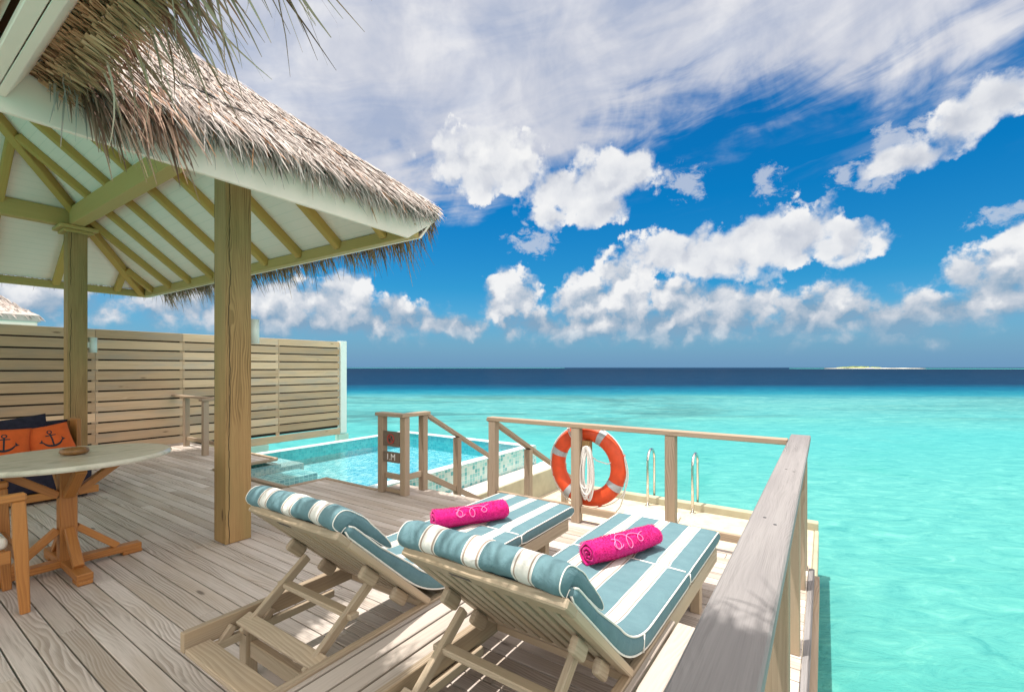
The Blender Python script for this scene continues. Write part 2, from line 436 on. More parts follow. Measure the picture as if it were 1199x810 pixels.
M['mosaic'] = mosaic_mat('white_teal_mosaic', [(0, (0.40, 0.52, 0.47)), (0.25, (0.28, 0.48, 0.44)), (0.5, (0.17, 0.40, 0.375)), (0.72, (0.08, 0.30, 0.30)), (0.86, (0.34, 0.49, 0.43))], 14.0, grout=(0.45, 0.50, 0.47))
M['coping'] = mosaic_mat('pale_coping_mosaic', [(0, (0.66, 0.74, 0.70)), (0.4, (0.55, 0.70, 0.66)), (0.75, (0.42, 0.62, 0.58))], 20.0)
M['poolfloor'] = mosaic_mat('aqua_mosaic_painted_shimmer', [(0, (0.06, 0.36, 0.41)), (0.25, (0.12, 0.44, 0.48)), (0.5, (0.035, 0.30, 0.37)), (0.7, (0.28, 0.55, 0.57)), (0.88, (0.09, 0.40, 0.45))], 12.0, grout=(0.35, 0.66, 0.68))  # mosaic tiles; caustic shimmer is painted in as contrast between them
M['poolwall'] = mosaic_mat('turquoise_pool_wall_mosaic', [(0, (0.05, 0.46, 0.47)), (0.4, (0.08, 0.52, 0.52)), (0.7, (0.04, 0.41, 0.43))], 16.0, grout=(0.08, 0.46, 0.48))
M['ledge'] = mosaic_mat('grey_blue_ledge_mosaic', [(0, (0.22, 0.38, 0.40)), (0.35, (0.30, 0.46, 0.46)), (0.65, (0.16, 0.34, 0.37)), (0.85, (0.38, 0.50, 0.48))], 22.0, grout=(0.42, 0.50, 0.48))


def sand_mat():
    m, t, b = mat('pale_sand_screed')
    o = t.new('ShaderNodeTexCoord').outputs['Object']
    n = t.noise(o, 5.0, 8, 0.7)
    sp = t.voro(o, 9.0)
    c = t.ramp(n, [(0.3, (0.44, 0.355, 0.24)), (0.5, (0.54, 0.455, 0.33)), (0.7, (0.61, 0.535, 0.41))])
    c = t.mix(t.m('MULTIPLY', t.m('SUBTRACT', 1.0, t.smooth(sp, 0.05, 0.16)), 0.5), c, (0.40, 0.29, 0.18))
    t.put(b.inputs['Base Color'], c)
    b.inputs['Roughness'].default_value = 0.9
    t.put(b.inputs['Normal'], t.bump(t.noise(o, 40, 6, 0.7), 0.4, 0.01))
    return m


M['sand'] = sand_mat()


def stripe_mat():
    m, t, b = mat('striped_cushion_canvas')
    uv = t.new('ShaderNodeUVMap').outputs[0]
    u, v, _ = t.sep(uv)
    teal = (0.120, 0.214, 0.240)
    white = (0.64, 0.62, 0.575)
    tan = (0.31, 0.245, 0.20)
    stops = [(0.0, teal)]
    x = 0.165
    for i in range(3):
        a = x + 0.0
        stops += [(a, white), (a + 0.010, tan), (a + 0.019, white), (a + 0.088, tan), (a + 0.097, white), (a + 0.107, teal)]
        x = a + 0.107 + 0.175
    c = t.ramp(u, stops, 'CONSTANT')
    n = t.noise(t.vm('MULTIPLY', uv, (8, 14, 1)), 1.0, 4, 0.6)
    c = t.mix(1.0, c, t.ramp(n, [(0.3, (0.90, 0.91, 0.92)), (0.7, (1.06, 1.05, 1.04))]), 'MULTIPLY')
    t.put(b.inputs['Base Color'], c)
    b.inputs['Roughness'].default_value = 0.85
    b.inputs['Specular IOR Level'].default_value = 0.2
    o = t.new('ShaderNodeTexCoord').outputs['Object']
    wr = t.noise(o, 11.0, 5, 0.6, 1.0)
    wv = t.noise(o, 420.0, 2)
    t.put(b.inputs['Normal'], t.bump(wr, 0.55, 0.02, t.bump(wv, 0.25, 0.002)))
    return m


M['stripe'] = stripe_mat()


def towel_mat():
    m, t, b = mat('hot_pink_terry')
    o = t.new('ShaderNodeTexCoord').outputs['Object']
    n = t.noise(o, 150.0, 3, 0.7)
    n2 = t.noise(o, 14.0, 3, 0.6)
    c = t.ramp(n, [(0.3, (0.42, 0.004, 0.11)), (0.5, (0.62, 0.010, 0.185)), (0.72, (0.76, 0.04, 0.28))])
    c = t.mix(t.m('MULTIPLY', t.smooth(n2, 0.4, 0.7), 0.3), c, (0.70, 0.025, 0.25))
    t.put(b.inputs['Base Color'], c)
    b.inputs['Roughness'].default_value = 0.95
    b.inputs['Sheen Weight'].default_value = 0.25
    b.inputs['Sheen Tint'].default_value = (1, 0.5, 0.75, 1)
    b.inputs['Specular IOR Level'].default_value = 0.1
    t.put(b.inputs['Normal'], t.bump(n, 0.9, 0.006))
    return m


M['towel'] = towel_mat()
M['emblem'] = plain('pale_pink_embroidery', (0.80, 0.20, 0.42), 0.9, var=0.15, scale=120)


def marble_mat():
    m, t, b = mat('pale_veined_marble')
    o = t.new('ShaderNodeTexCoord').outputs['Object']
    n = t.noise(t.vm('MULTIPLY', o, (6.0, 1.6, 1)), 1.6, 8, 0.65, 1.6)
    c = t.ramp(n, [(0.32, (0.46, 0.43, 0.34)), (0.45, (0.60, 0.56, 0.45)), (0.55, (0.66, 0.61, 0.50)), (0.7, (0.52, 0.49, 0.40))])
    t.put(b.inputs['Base Color'], c)
    b.inputs['Roughness'].default_value = 0.12
    return m


M['marble'] = marble_mat()


def pool_water_mat():
    m, t, b = mat('clear_pool_water')
    t.n.remove(b)
    out = t.n['Material Output']
    o = t.new('ShaderNodeTexCoord').outputs['Object']
    h = t.noise(o, 5.0, 4, 0.55, 0.8)
    nrm = t.bump(h, 0.25, 0.03)
    tr = t.new('ShaderNodeBsdfTransparent')
    tr.inputs[0].default_value = (0.90, 0.985, 0.99, 1)
    gl = t.new('ShaderNodeBsdfGlossy')
    gl.inputs['Roughness'].default_value = 0.03
    t.put(gl.inputs['Normal'], nrm)
    fr = t.new('ShaderNodeFresnel')
    fr.inputs[0].default_value = 1.33
    t.put(fr.inputs[1], nrm)
    mx = t.new('ShaderNodeMixShader')
    t.put(mx.inputs[0], t.m('MULTIPLY', fr.outputs[0], 0.32))
    t.l.new(tr.outputs[0], mx.inputs[1])
    t.l.new(gl.outputs[0], mx.inputs[2])
    t.l.new(mx.outputs[0], out.inputs[0])
    return m


M['pool_water'] = pool_water_mat()


def sea_mat():
    m, t, b = mat('lagoon_water')
    t.n.remove(b)
    out = t.n['Material Output']
    o = t.new('ShaderNodeTexCoord').outputs['Object']
    x, y, z = t.sep(o)
    s, c = math.sin(R(34.1)), math.cos(R(34.1))
    # d: distance out to sea across the reef flat, l: along the reef edge
    d = t.m('ADD', t.m('MULTIPLY', x, -s), t.m('MULTIPLY', y, c))
    l = t.m('ADD', t.m('MULTIPLY', x, c), t.m('MULTIPLY', y, s))
    ld = t.m('LOGARITHM', t.m('MAXIMUM', d, 1.0), 10.0)
    big = t.noise(t.xyz(t.m('MULTIPLY', l, 0.02), t.m('MULTIPLY', ld, 5.0), 0.0), 1.0, 7, 0.68)
    edge = t.m('ADD', ld, t.m('MULTIPLY', t.m('SUBTRACT', big, 0.5), 0.16))
    # seabed colour by depth zone (position in log10 metres)
    stops = [(0.50, (0.054, 0.280, 0.245)), (0.90, (0.080, 0.312, 0.285)), (1.10, (0.077, 0.308, 0.290)), (1.35, (0.060, 0.290, 0.290)),
             (1.52, (0.072, 0.268, 0.270)), (1.68, (0.078, 0.252, 0.258)), (1.76, (0.014, 0.150, 0.205)), (1.86, (0.004, 0.080, 0.145)),
             (1.96, (0.005, 0.028, 0.066)), (2.7, (0.005, 0.020, 0.048)), (3.05, (0.006, 0.024, 0.056)), (4.2, (0.018, 0.055, 0.11))]
    zc = t.ramp(t.m('MULTIPLY', edge, 1.0 / 4.4), [(p / 4.4, q) for p, q in stops])
    # coral patches on the reef flat
    pv = t.xyz(t.m('MULTIPLY', l, 0.05), t.m('MULTIPLY', ld, 9.0), 0.0)
    pn = t.noise(pv, 1.0, 7, 0.68, 0.8)
    zone = t.m('MULTIPLY', t.smooth(ld, 1.30, 1.52), t.m('SUBTRACT', 1.0, t.smooth(ld, 1.68, 1.78)))
    left = t.smooth(t.m('DIVIDE', l, t.m('MAXIMUM', d, 1.0)), 0.75, 0.1)
    patch = t.m('MULTIPLY', t.m('MULTIPLY', t.smooth(pn, 0.44, 0.62), zone), t.m('ADD', 0.40, t.m('MULTIPLY', left, 0.6)))
    zc = t.mix(patch, zc, (0.045, 0.145, 0.150))
    pn2 = t.noise(t.xyz(t.m('MULTIPLY', l, 0.035), t.m('MULTIPLY', ld, 6.0), 4.0), 1.0, 5, 0.6)
    zc = t.mix(t.m('MULTIPLY', t.m('MULTIPLY', t.smooth(pn2, 0.52, 0.72), zone), 0.5), zc, (0.11, 0.33, 0.28))
    # seagrass and ripple mottling near the deck
    near = t.noise(t.vm('MULTIPLY', o, (0.22, 0.22, 0)), 1.0, 5, 0.6, 1.2)
    nz = t.m('MULTIPLY', t.smooth(near, 0.50, 0.70), t.m('SUBTRACT', 1.0, t.smooth(ld, 1.1, 1.5)))
    zc = t.mix(t.m('MULTIPLY', nz, 0.28), zc, (0.012, 0.21, 0.19))
    pale = t.noise(t.vm('MULTIPLY', o, (0.10, 0.16, 0)), 1.0, 4, 0.6, 0.6)
    zc = t.mix(t.m('MULTIPLY', t.m('MULTIPLY', t.smooth(pale, 0.48, 0.7), t.m('SUBTRACT', 1.0, t.smooth(ld, 1.5, 1.8))), 0.25), zc, (0.13, 0.36, 0.325))
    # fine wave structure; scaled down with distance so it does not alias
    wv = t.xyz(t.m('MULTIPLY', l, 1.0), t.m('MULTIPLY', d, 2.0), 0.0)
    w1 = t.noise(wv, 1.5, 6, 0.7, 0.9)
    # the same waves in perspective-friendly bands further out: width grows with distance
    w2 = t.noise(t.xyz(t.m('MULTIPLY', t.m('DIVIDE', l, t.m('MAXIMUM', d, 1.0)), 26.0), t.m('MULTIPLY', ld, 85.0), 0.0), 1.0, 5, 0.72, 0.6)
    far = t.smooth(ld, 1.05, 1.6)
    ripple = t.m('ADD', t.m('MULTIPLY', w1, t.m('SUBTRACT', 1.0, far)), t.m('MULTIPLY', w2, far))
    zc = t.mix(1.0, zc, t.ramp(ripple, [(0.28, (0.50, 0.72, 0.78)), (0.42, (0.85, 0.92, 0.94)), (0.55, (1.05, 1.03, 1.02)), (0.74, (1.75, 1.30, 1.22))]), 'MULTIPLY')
    df = t.new('ShaderNodeBsdfDiffuse')
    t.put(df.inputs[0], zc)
    gl = t.new('ShaderNodeBsdfGlossy')
    gl.inputs['Roughness'].default_value = 0.12
    nrm = t.bump(t.m('ADD', t.m('MULTIPLY', w1, 0.7), t.m('MULTIPLY', t.noise(wv, 4.0, 3, 0.5, 0.5), 0.3)), 0.6, 0.12)
    t.put(gl.inputs['Normal'], nrm)
    t.put(df.inputs['Normal'], nrm)
    fr = t.new('ShaderNodeFresnel')
    fr.inputs[0].default_value = 1.2
    t.put(fr.inputs[1], nrm)
    mx = t.new('ShaderNodeMixShader')
    t.put(mx.inputs[0], t.m('MINIMUM', t.m('MULTIPLY', fr.outputs[0], 0.8), 0.07))
    t.l.new(df.outputs[0], mx.inputs[1])
    t.l.new(gl.outputs[0], mx.inputs[2])
    t.l.new(mx.outputs[0], out.inputs[0])
    return m


M['sea'] = sea_mat()


# ------------------------------------------------------------------ mesh helpers
def lerp(a, b, f):
    return a + (b - a) * f


class MB:
    """collects shapes and links them as ONE mesh object; UVs are in metres, u along the grain"""
    def __init__(s):
        s.bm = bmesh.new()
        s.uv = s.bm.loops.layers.uv.new('UVMap')
        s.rn = s.bm.verts.layers.float.new('rnd')

    def hexa(s, vs, dims, rnd=None, uvo=None):
        """8 corners ordered x-fastest, dims = edge lengths (x,y,z)"""
        r = random.random() if rnd is None else rnd
        off = (random.random() * 40, random.random() * 40) if uvo is None else uvo
        bv = []
        for p in vs:
            q = s.bm.verts.new(p)
            q[s.rn] = r
            bv.append(q)
        dx, dy, dz = dims
        loc = [((i & 1) * dx, ((i >> 1) & 1) * dy, ((i >> 2) & 1) * dz) for i in range(8)]
        L = max(range(3), key=lambda k: dims[k])
        faces = [((0, 2, 3, 1), 2), ((4, 5, 7, 6), 2), ((0, 1, 5, 4), 1), ((2, 6, 7, 3), 1), ((0, 4, 6, 2), 0), ((1, 3, 7, 5), 0)]
        for n, (ids, nax) in enumerate(faces):
            f = s.bm.faces.new([bv[i] for i in ids])
            axes = [k for k in range(3) if k != nax]
            ua = L if L in axes else axes[0]
            va = [k for k in axes if k != ua][0]
            for lp, i in zip(f.loops, ids):
                lp[s.uv].uv = (loc[i][ua] + off[0], loc[i][va] + off[1] + n * 0.37)
        return bv

    def box(s, c, size, rot=None, rnd=None, uvo=None):
        c = Vector(c)
        hx, hy, hz = (k / 2 for k in size)
        vs = []
        for i in range(8):
            p = Vector((hx if i & 1 else -hx, hy if i & 2 else -hy, hz if i & 4 else -hz))
            if rot is not None:
                p = rot @ p
            vs.append(c + p)
        return s.hexa(vs, size, rnd, uvo)

    def span(s, x0, x1, y0, y1, z0, z1, rnd=None, uvo=None):
        return s.box(((x0 + x1) / 2, (y0 + y1) / 2, (z0 + z1) / 2), (abs(x1 - x0), abs(y1 - y0), abs(z1 - z0)), None, rnd, uvo)

    def beam(s, p0, p1, w, h, up=(0, 0, 1), rnd=None):
        p0, p1 = Vector(p0), Vector(p1)
        d = p1 - p0
        L = d.length
        X = d.normalized()
        Y = Vector(up).cross(X).normalized()
        Z = X.cross(Y)
        rot = Matrix((X, Y, Z)).transposed()
        return s.box((p0 + p1) / 2, (L, w, h), rot, rnd)

    def quad(s, pts, uvs=None, rnd=0.5):
        bv = []
        for p in pts:
            q = s.bm.verts.new(p)
            q[s.rn] = rnd
            bv.append(q)
        f = s.bm.faces.new(bv)
        if uvs:
            for lp, w in zip(f.loops, uvs):
                lp[s.uv].uv = w
        return f

    def tube(s, pts, r, seg=8, closed=False, rnd=0.5, caps=True):
        pts = [Vector(p) for p in pts]
        n = len(pts)
        rings = []
        prev = None
        dist = 0.0
        for i, p in enumerate(pts):
            a = pts[(i - 1) % n] if (closed or i > 0) else p
            b = pts[(i + 1) % n] if (closed or i < n - 1) else p
            tg = (b - a)
            tg = tg.normalized() if tg.length > 1e-9 else Vector((0, 0, 1))
            if prev is None:
                up = Vector((0, 0, 1)) if abs(tg.z) < 0.9 else Vector((1, 0, 0))
                nx = tg.cross(up).normalized()
            else:
                nx = (prev - tg * prev.dot(tg))
                nx = nx.normalized() if nx.length > 1e-6 else tg.orthogonal().normalized()
            prev = nx
            ny = tg.cross(nx)
            rr = r(i / (n - 1)) if callable(r) else r
            if i:
                dist += (p - pts[i - 1]).length
            ring = []
            for k in range(seg):
                an = 2 * math.pi * k / seg
                q = s.bm.verts.new(p + nx * math.cos(an) * rr + ny * math.sin(an) * rr)
                q[s.rn] = rnd
                ring.append((q, dist, k / seg * 2 * math.pi * rr))
            rings.append(ring)
        m = n if closed else n - 1
        for i in range(m):
            A, B = rings[i], rings[(i + 1) % n]
            for k in range(seg):
                k2 = (k + 1) % seg
                try:
                    f = s.bm.faces.new((A[k][0], A[k2][0], B[k2][0], B[k][0]))
                except ValueError:
                    continue
                f.smooth = True
                for lp, w in zip(f.loops, (A[k], A[k2], B[k2], B[k])):
                    lp[s.uv].uv = (w[1], w[2])
        if caps and not closed:
            for ring in (rings[0], rings[-1]):
                try:
                    s.bm.faces.new([q[0] for q in ring])
                except ValueError:
                    pass

    def lathe(s, c, prof, seg=24, axis=None, rnd=0.5):
        """profile of (radius, height) turned round z at c"""
        c = Vector(c)
        rings = []
        for (r, z) in prof:
            ring = []
            for k in range(seg):
                a = 2 * math.pi * k / seg
                p = Vector((r * math.cos(a), r * math.sin(a), z))
                if axis is not None:
                    p = axis @ p
                q = s.bm.verts.new(c + p)
                q[s.rn] = rnd
                ring.append(q)
            rings.append(ring)
        for A, B in zip(rings, rings[1:]):
            for k in range(seg):
                f = s.bm.faces.new((A[k], A[(k + 1) % seg], B[(k + 1) % seg], B[k]))
                f.smooth = True
        for ring in (rings[0], rings[-1]):
            s.bm.faces.new(ring)

    def sweep(s, rings, uvs=None, closed=False, caps=True, smooth=True, rnd=0.5):
        """rings: list of lists of points; joins them"""
        vr = []
        for ring in rings:
            row = []
            for p in ring:
                q = s.bm.verts.new(p)
                q[s.rn] = rnd
                row.append(q)
            vr.append(row)
        n, k = len(vr), len(vr[0])
        for i in range(n if closed else n - 1):
            i2 = (i + 1) % n
            for j in range(k):
                j2 = (j + 1) % k
                f = s.bm.faces.new((vr[i][j], vr[i][j2], vr[i2][j2], vr[i2][j]))
                f.smooth = smooth
                if uvs:
                    for lp, (a, b) in zip(f.loops, ((i, j), (i, j2), (i2, j2), (i2, j))):
                        lp[s.uv].uv = uvs[a][b]
        if caps and not closed:
            for e in (0, n - 1):
                f = s.bm.faces.new(vr[e])
                f.smooth = smooth
                if uvs:
                    for lp, j in zip(f.loops, range(k)):
                        lp[s.uv].uv = uvs[e][j]

    def strand(s, p, d, L, w, droop=0.3, segs=3, rnd=None, side=None, curl=0.0):
        """one dry palm leaf: a tapering, drooping ribbon"""
        r = random.random() if rnd is None else rnd
        p = Vector(p)
        d = Vector(d).normalized()
        if side is None:
            side = d.cross(Vector((random.uniform(-1, 1), random.uniform(-1, 1), random.uniform(-1, 1))))
            if side.length < 1e-3:
                side = d.orthogonal()
        side = side.normalized()
        cu = d.orthogonal() * curl
        prev = None
        o = random.random() * 10
        step = L / segs
        for i in range(segs + 1):
            f = i / segs
            ww = w * (1.0 - 0.85 * f ** 1.8) * 0.5
            a = s.bm.verts.new(p - side * ww)
            b = s.bm.verts.new(p + side * ww)
            a[s.rn] = r
            b[s.rn] = r
            if prev:
                fc = s.bm.faces.new((prev[0], prev[1], b, a))
                fc.smooth = True
                for lp, q in zip(fc.loops, ((f - 1 / segs, 0), (f - 1 / segs, 1), (f, 1), (f, 0))):
                    lp[s.uv].uv = (q[0] * L + o, q[1] * w + o)
            prev = (a, b)
            d = (d + Vector((0, 0, -droop / segs)) + cu / segs).normalized()
            p = p + d * step

    def build(s, name, material, parent=None, bevel=0.0, smooth=False, bseg=1):
        bmesh.ops.recalc_face_normals(s.bm, faces=s.bm.faces)
        me = bpy.data.meshes.new(name)
        s.bm.to_mesh(me)
        s.bm.free()
        if not isinstance(material, (list, tuple)):
            material = [material]
        for k in material:
            me.materials.append(k)
        o = bpy.data.objects.new(name, me)
        col.objects.link(o)
        if smooth:
            for pl in me.polygons:
                pl.use_smooth = True
        if parent is not None:
            root = parent
            while root.parent:
                root = root.parent
            me.transform(Matrix.Translation(-root.location))
            o.parent = parent
        if bevel:
            bv = o.modifiers.new('edge', 'BEVEL')
            bv.width = bevel
            bv.segments = bseg
            bv.limit_method = 'ANGLE'
            bv.angle_limit = R(40)
        return o


def tag(o, label=None, cat=None, group=None, kind=None):
    if label:
        o['label'] = label
    if cat:
        o['category'] = cat
    if group:
        o['group'] = group
    if kind:
        o['kind'] = kind
    return o


def thing(name, label, cat, loc=(0, 0, 0), group=None):
    o = bpy.data.objects.new(name, None)
    o.empty_display_size = 0.2
    col.objects.link(o)
    o.location = loc
    return tag(o, label, cat, group)


def copy_tree(o, parent=None):
    c = o.copy()
    col.objects.link(c)
    if parent is not None:
        c.parent = parent
    for ch in list(o.children):
        copy_tree(ch, c)
    return c


def part_box(name, m, parent, x0, x1, y0, y1, z0, z1, bevel=0.004):
    b = MB()
    b.span(x0, x1, y0, y1, z0, z1)
    return b.build(name, m, parent, bevel)


def struct(o, label=None):
    o['kind'] = 'structure'
    if label:
        o['label'] = label
    return o


# ------------------------------------------------------------------ sea, island
SEA = -1.75
b = MB()
b.quad([(-30000, -30000, SEA), (30000, -30000, SEA), (30000, 30000, SEA), (-30000, 30000, SEA)])
o = struct(b.build('sea', M['sea']), 'turquoise lagoon turning deep navy towards the horizon')


def seapos(az_deg, d):
    """a place on the sea: bearing from the open-sea axis, distance"""
    a = R(az_deg - 34.1)
    return Vector((math.sin(a) * d, math.cos(a) * d, SEA))


def islet(az0, az1, d, h, m, name, wob=0.15):
    b = MB()
    n = 40
    rows = []
    for i in range(n + 1):
        f = i / n
        p = seapos(lerp(az0, az1, f), d)
        out = p.copy()
        out.z = 0
        out.normalize()
        prof = math.sin(math.pi * f) ** 0.5 * (1 + wob * math.sin(f * 17) + wob * math.sin(f * 41 + 1))
        w = 40 * prof + 2
        rows.append([p - out * w, p - out * w * 0.5 + Vector((0, 0, h * prof)), p + out * w * 0.5 + Vector((0, 0, h * prof * 1.1)), p + out * w])
    b.sweep(rows, caps=False)
    return b.build(name, m)


M['beach'] = plain('white_beach_sand', (0.78, 0.74, 0.62), 0.9, var=0.06, scale=0.02)
M['scrub'] = plain('green_island_scrub', (0.17, 0.21, 0.06), 0.9, var=0.5, scale=0.08)
M['shoal'] = plain('far_turquoise_shoal', (0.08, 0.50, 0.46), 0.6, var=0.1, scale=0.01)
o = islet(34.0, 42.0, 1550, 1.5, M['beach'], 'sandbank')
struct(o, 'low white sandbank on the horizon')
b = MB()
for i in range(150):
    f = random.random()
    p = seapos(lerp(35.2, 38.6, f), 1550 + random.uniform(-14, 14))
    hh = random.uniform(1.5, 4.2) * (0.5 + math.sin(f * 3.1) * 0.7)
    r = random.uniform(2, 6)
    b.lathe(p + Vector((0, 0, 1.6)), [(r, 0), (r * 0.9, hh * 0.5), (r * 0.45, hh * 0.9), (0.2, hh)], 7)
o = b.build('island_scrub', M['scrub'])
o['kind'] = 'stuff'
o['label'] = 'low green scrub covering the far sandbank'
for (a0, a1, dd) in ((-22, 6.5, 2300), (31, 60, 1500)):
    b = MB()
    rows = []
    for i in range(41):
        a = lerp(a0, a1, i / 40)
        rows.append([seapos(a, dd) + Vector((0, 0, 0.05)), seapos(a, dd * 1.25) + Vector((0, 0, 0.05)), seapos(a, dd * 1.25) + Vector((0, 0, -0.5)), seapos(a, dd) + Vector((0, 0, -0.5))])
    b.sweep(rows)
    struct(b.build('shoal', M['shoal']), 'thin line of turquoise shallows at the horizon')

# ------------------------------------------------------------------ deck
DW = -11.32      # west edge
DE = -0.105      # east edge
PB = 0.111       # board pitch
b = MB()
y = -1.9
while y < 4.38:
    yc = y + PB / 2
    x1 = DE
    x0 = DW
    if yc > 3.36:
        x0 = -5.93
    if yc > 3.96:
        x0 = -4.86
    runs = [(x0, x1)]
    if yc > 3.36 and yc < 4.36:
        runs.append((DW, -7.97))
    for (xa, xb) in runs:
        x = xa - random.uniform(0.2, 3.4)
        while x < xb:
            L = random.choice((3.0, 3.6, 4.2))
            s0, s1 = max(x, xa), min(x + L - 0.004, xb)
            if s1 - s0 > 0.05:
                b.span(s0, s1, y + 0.0042, y + PB - 0.0042, -0.03 + random.uniform(-0.001, 0.001), random.uniform(-0.0012, 0.0012))
            x += L
    y += PB
struct(b.build('deck', M['deck'], None, 0.0025), 'weathered timber deck')
# bearers and edge boards
b = MB()
for x in [DW + 0.1 + i * 0.62 for i in range(19)]:
    b.span(x - 0.03, x + 0.03, -1.9, 3.34 if -9.1 < x < -5.95 else 3.95 if x < -4.9 and x > -9.1 else 4.33, -0.18, -0.034)
struct(b.build('deck_bearers', M['rail']), 'timber bearers under the deck')
b = MB()
b.span(DE + 0.003, DE + 0.042, -1.9, 4.39, -0.24, -0.004)
b.span(-3.3, DE, 4.385, 4.42, -0.2, -0.004)
struct(b.build('deck_edge_board', M['railtop'], None, 0.003), 'grey edge boards round the deck')
b = MB()
# low raised kerb board where the deck meets the pool
b.span(-7.96, -5.95, 3.36, 3.43, -0.03, 0.012)
b.span(-7.965, -7.90, 3.435, 4.37, -0.03, 0.012)
b.span(-9.1, -7.97, 4.36, 4.42, -0.03, 0.012)
b.span(-5.98, -5.91, 3.435, 4.03, -0.03, 0.012)
b.span(-5.905, -4.84, 3.97, 4.03, -0.03, 0.012)
struct(b.build('deck_kerb', M['rail'], None, 0.004), 'timber edging between deck and pool')
b = MB()
for (x, y) in ((-0.5, 4.1), (-3.0, 4.1), (-0.5, 1.0), (-3.0, 1.0), (-6.2, 1.0), (-10.9, 4.0), (-10.9, 0.5), (-0.5, -1.6)):
    b.tube([(x, y, -4.5), (x, y, -0.2)], 0.13, 14)
struct(b.build('deck_piles', M['walk']), 'round concrete piles under the deck')

# ------------------------------------------------------------------ lower terrace, walkway, kerb
PZ = -0.95
b = MB()
b.span(-4.72, -0.13, 4.43, 8.62, PZ - 0.3, PZ)
struct(b.build('terrace', M['sand'], None, 0.01), 'sandy bathing platform below the deck')
b = MB()
b.span(-4.2, -0.075, 8.62, 8.78, PZ - 0.45, PZ + 0.12)
b.span(-0.127, -0.07, 0.3, 8.617, PZ - 0.35, PZ + 0.012)
struct(b.build('terrace_kerb', M['concrete'], None, 0.012), 'low cream kerb along the sea side')
b = MB()
b.span(-5.12, -4.68, 4.43, 9.0, -1.4, -0.46)
struct(b.build('walkway', M['walk'], None, 0.012), 'white ledge beside the pool wall')
b = MB()
b.span(-4.678, -4.64, 4.45, 8.98, -1.4, -0.475)
struct(b.build('walkway_wall', M['concrete'], None, 0.006), 'cream side wall of the pool ledge')
for (cx_, cy_, sx, sy, rz, lb) in ((-2.42, 7.75, 0.86, 0.62, 5, 'white square slab lying on the sandy platform between the ladders'),
                                  (-2.45, 5.95, 0.66, 0.5, -8, 'white slab lying on the sandy platform below the lifebuoy')):
    b = MB()
    b.box((cx_, cy_, PZ + 0.035), (sx, sy, 0.07), Matrix.Rotation(R(rz), 3, 'Z'))
    tag(b.build('paving_slab', M['slab'], None, 0.008), lb, 'paving slab', 'white slabs on the bathing platform')

# stairs from the deck down to the terrace
st = thing('stairs', 'timber stairs leading down from the deck towards the pool ledge', 'stairs', (-3.85, 5.2, PZ))
for i in range(4):
    yy = 4.43 + i * 0.36
    part_box('tread', M['deck'], st, -4.26, -3.38, yy, yy + 0.34, -0.19 * (i + 1) - 0.035, -0.19 * (i + 1), 0.004)
for x in (-4.3, -3.36):
    b = MB()
    b.beam((x, 4.44, -0.13), (x, 5.98, -0.83), 0.045, 0.2)
    b.build('stringer', M['rail'], st, 0.003)

# ------------------------------------------------------------------ swimming pool
PW = -0.075      # water level
px0, px1, py1 = -9.0, -5.3, 8.3
pool = thing('swimming_pool', 'turquoise mosaic infinity pool beside the timber deck', 'pool', (-7.1, 6, -1.2))
fl = -0.43
b = MB()
b.span(px0 - 0.1, px1 + 0.1, 3.45, py1 + 0.1, fl - 0.1, fl)
b.build('pool_floor', M['poolfloor'], pool)
b = MB()
b.span(px0 - 0.16, px0, 3.44, py1 + 0.16, -1.5, PW - 0.012)
b.span(px0, px1, py1, py1 + 0.16, -1.5, PW - 0.012)
b.span(px1, px1 + 0.155, 4.05, py1 + 0.16, fl, PW - 0.012)
b.build('pool_wall', M['poolwall'], pool)
b = MB()
b.span(px0 - 0.2, px0 + 0.02, 3.44, py1 + 0.2, PW - 0.01, PW + 0.006)
b.span(px0 + 0.02, px1 - 0.02, py1 - 0.02, py1 + 0.2, PW - 0.01, PW + 0.006)
b.span(px1 - 0.03, px1 + 0.16, 4.05, py1 + 0.2, PW - 0.01, PW + 0.006)
b.build('coping', M['coping'], pool, 0.004)
b = MB()
b.span(px1 + 0.157, px1 + 0.175, 4.05, py1 + 0.2, -1.4, PW - 0.012)
b.span(px0 - 0.2, px1 + 0.157, py1 + 0.162, py1 + 0.18, -1.4, PW - 0.012)
b.build('outer_mosaic', M['mosaic'], pool)
b = MB()
# shallow mosaic ledge along the deck and the entry bench and steps
b.span(-7.89, -5.97, 3.44, 3.86, fl, -0.17)
b.span(-6.62, -5.97, 3.862, 4.36, fl, -0.17)
b.span(-5.966, px1, 4.035, 4.36, fl, -0.17)
b.build('ledge', M['ledge'], pool, 0.004)
b = MB()
b.span(px0 + 0.02, -8.12, 4.43, 5.0, fl, -0.2)
b.span(-7.965, -7.88, 3.44, 4.425, fl, -0.09)
b.span(px0, -7.97, 4.30, 4.425, fl, -0.09)
b.build('bench', M['ledge'], pool, 0.004)
b = MB()
b.span(-7.875, -7.3, 3.866, 4.75, fl + 0.002, -0.23)
b.span(-7.297, -6.9, 3.866, 4.55, fl + 0.002, -0.34)
b.build('step', M['poolfloor'], pool, 0.004)
b = MB()
b.quad([(-7.895, 3.435, PW), (-5.985, 3.435, PW), (-5.985, py1 - 0.02, PW), (-7.895, py1 - 0.02, PW)])
b.quad([(px0 + 0.02, 4.425, PW), (-7.895, 4.425, PW), (-7.895, py1 - 0.02, PW), (px0 + 0.02, py1 - 0.02, PW)])
b.quad([(-5.985, 4.035, PW), (px1 - 0.03, 4.035, PW), (px1 - 0.03, py1 - 0.02, PW), (-5.985, py1 - 0.02, PW)])
b.build('water', M['pool_water'], pool)

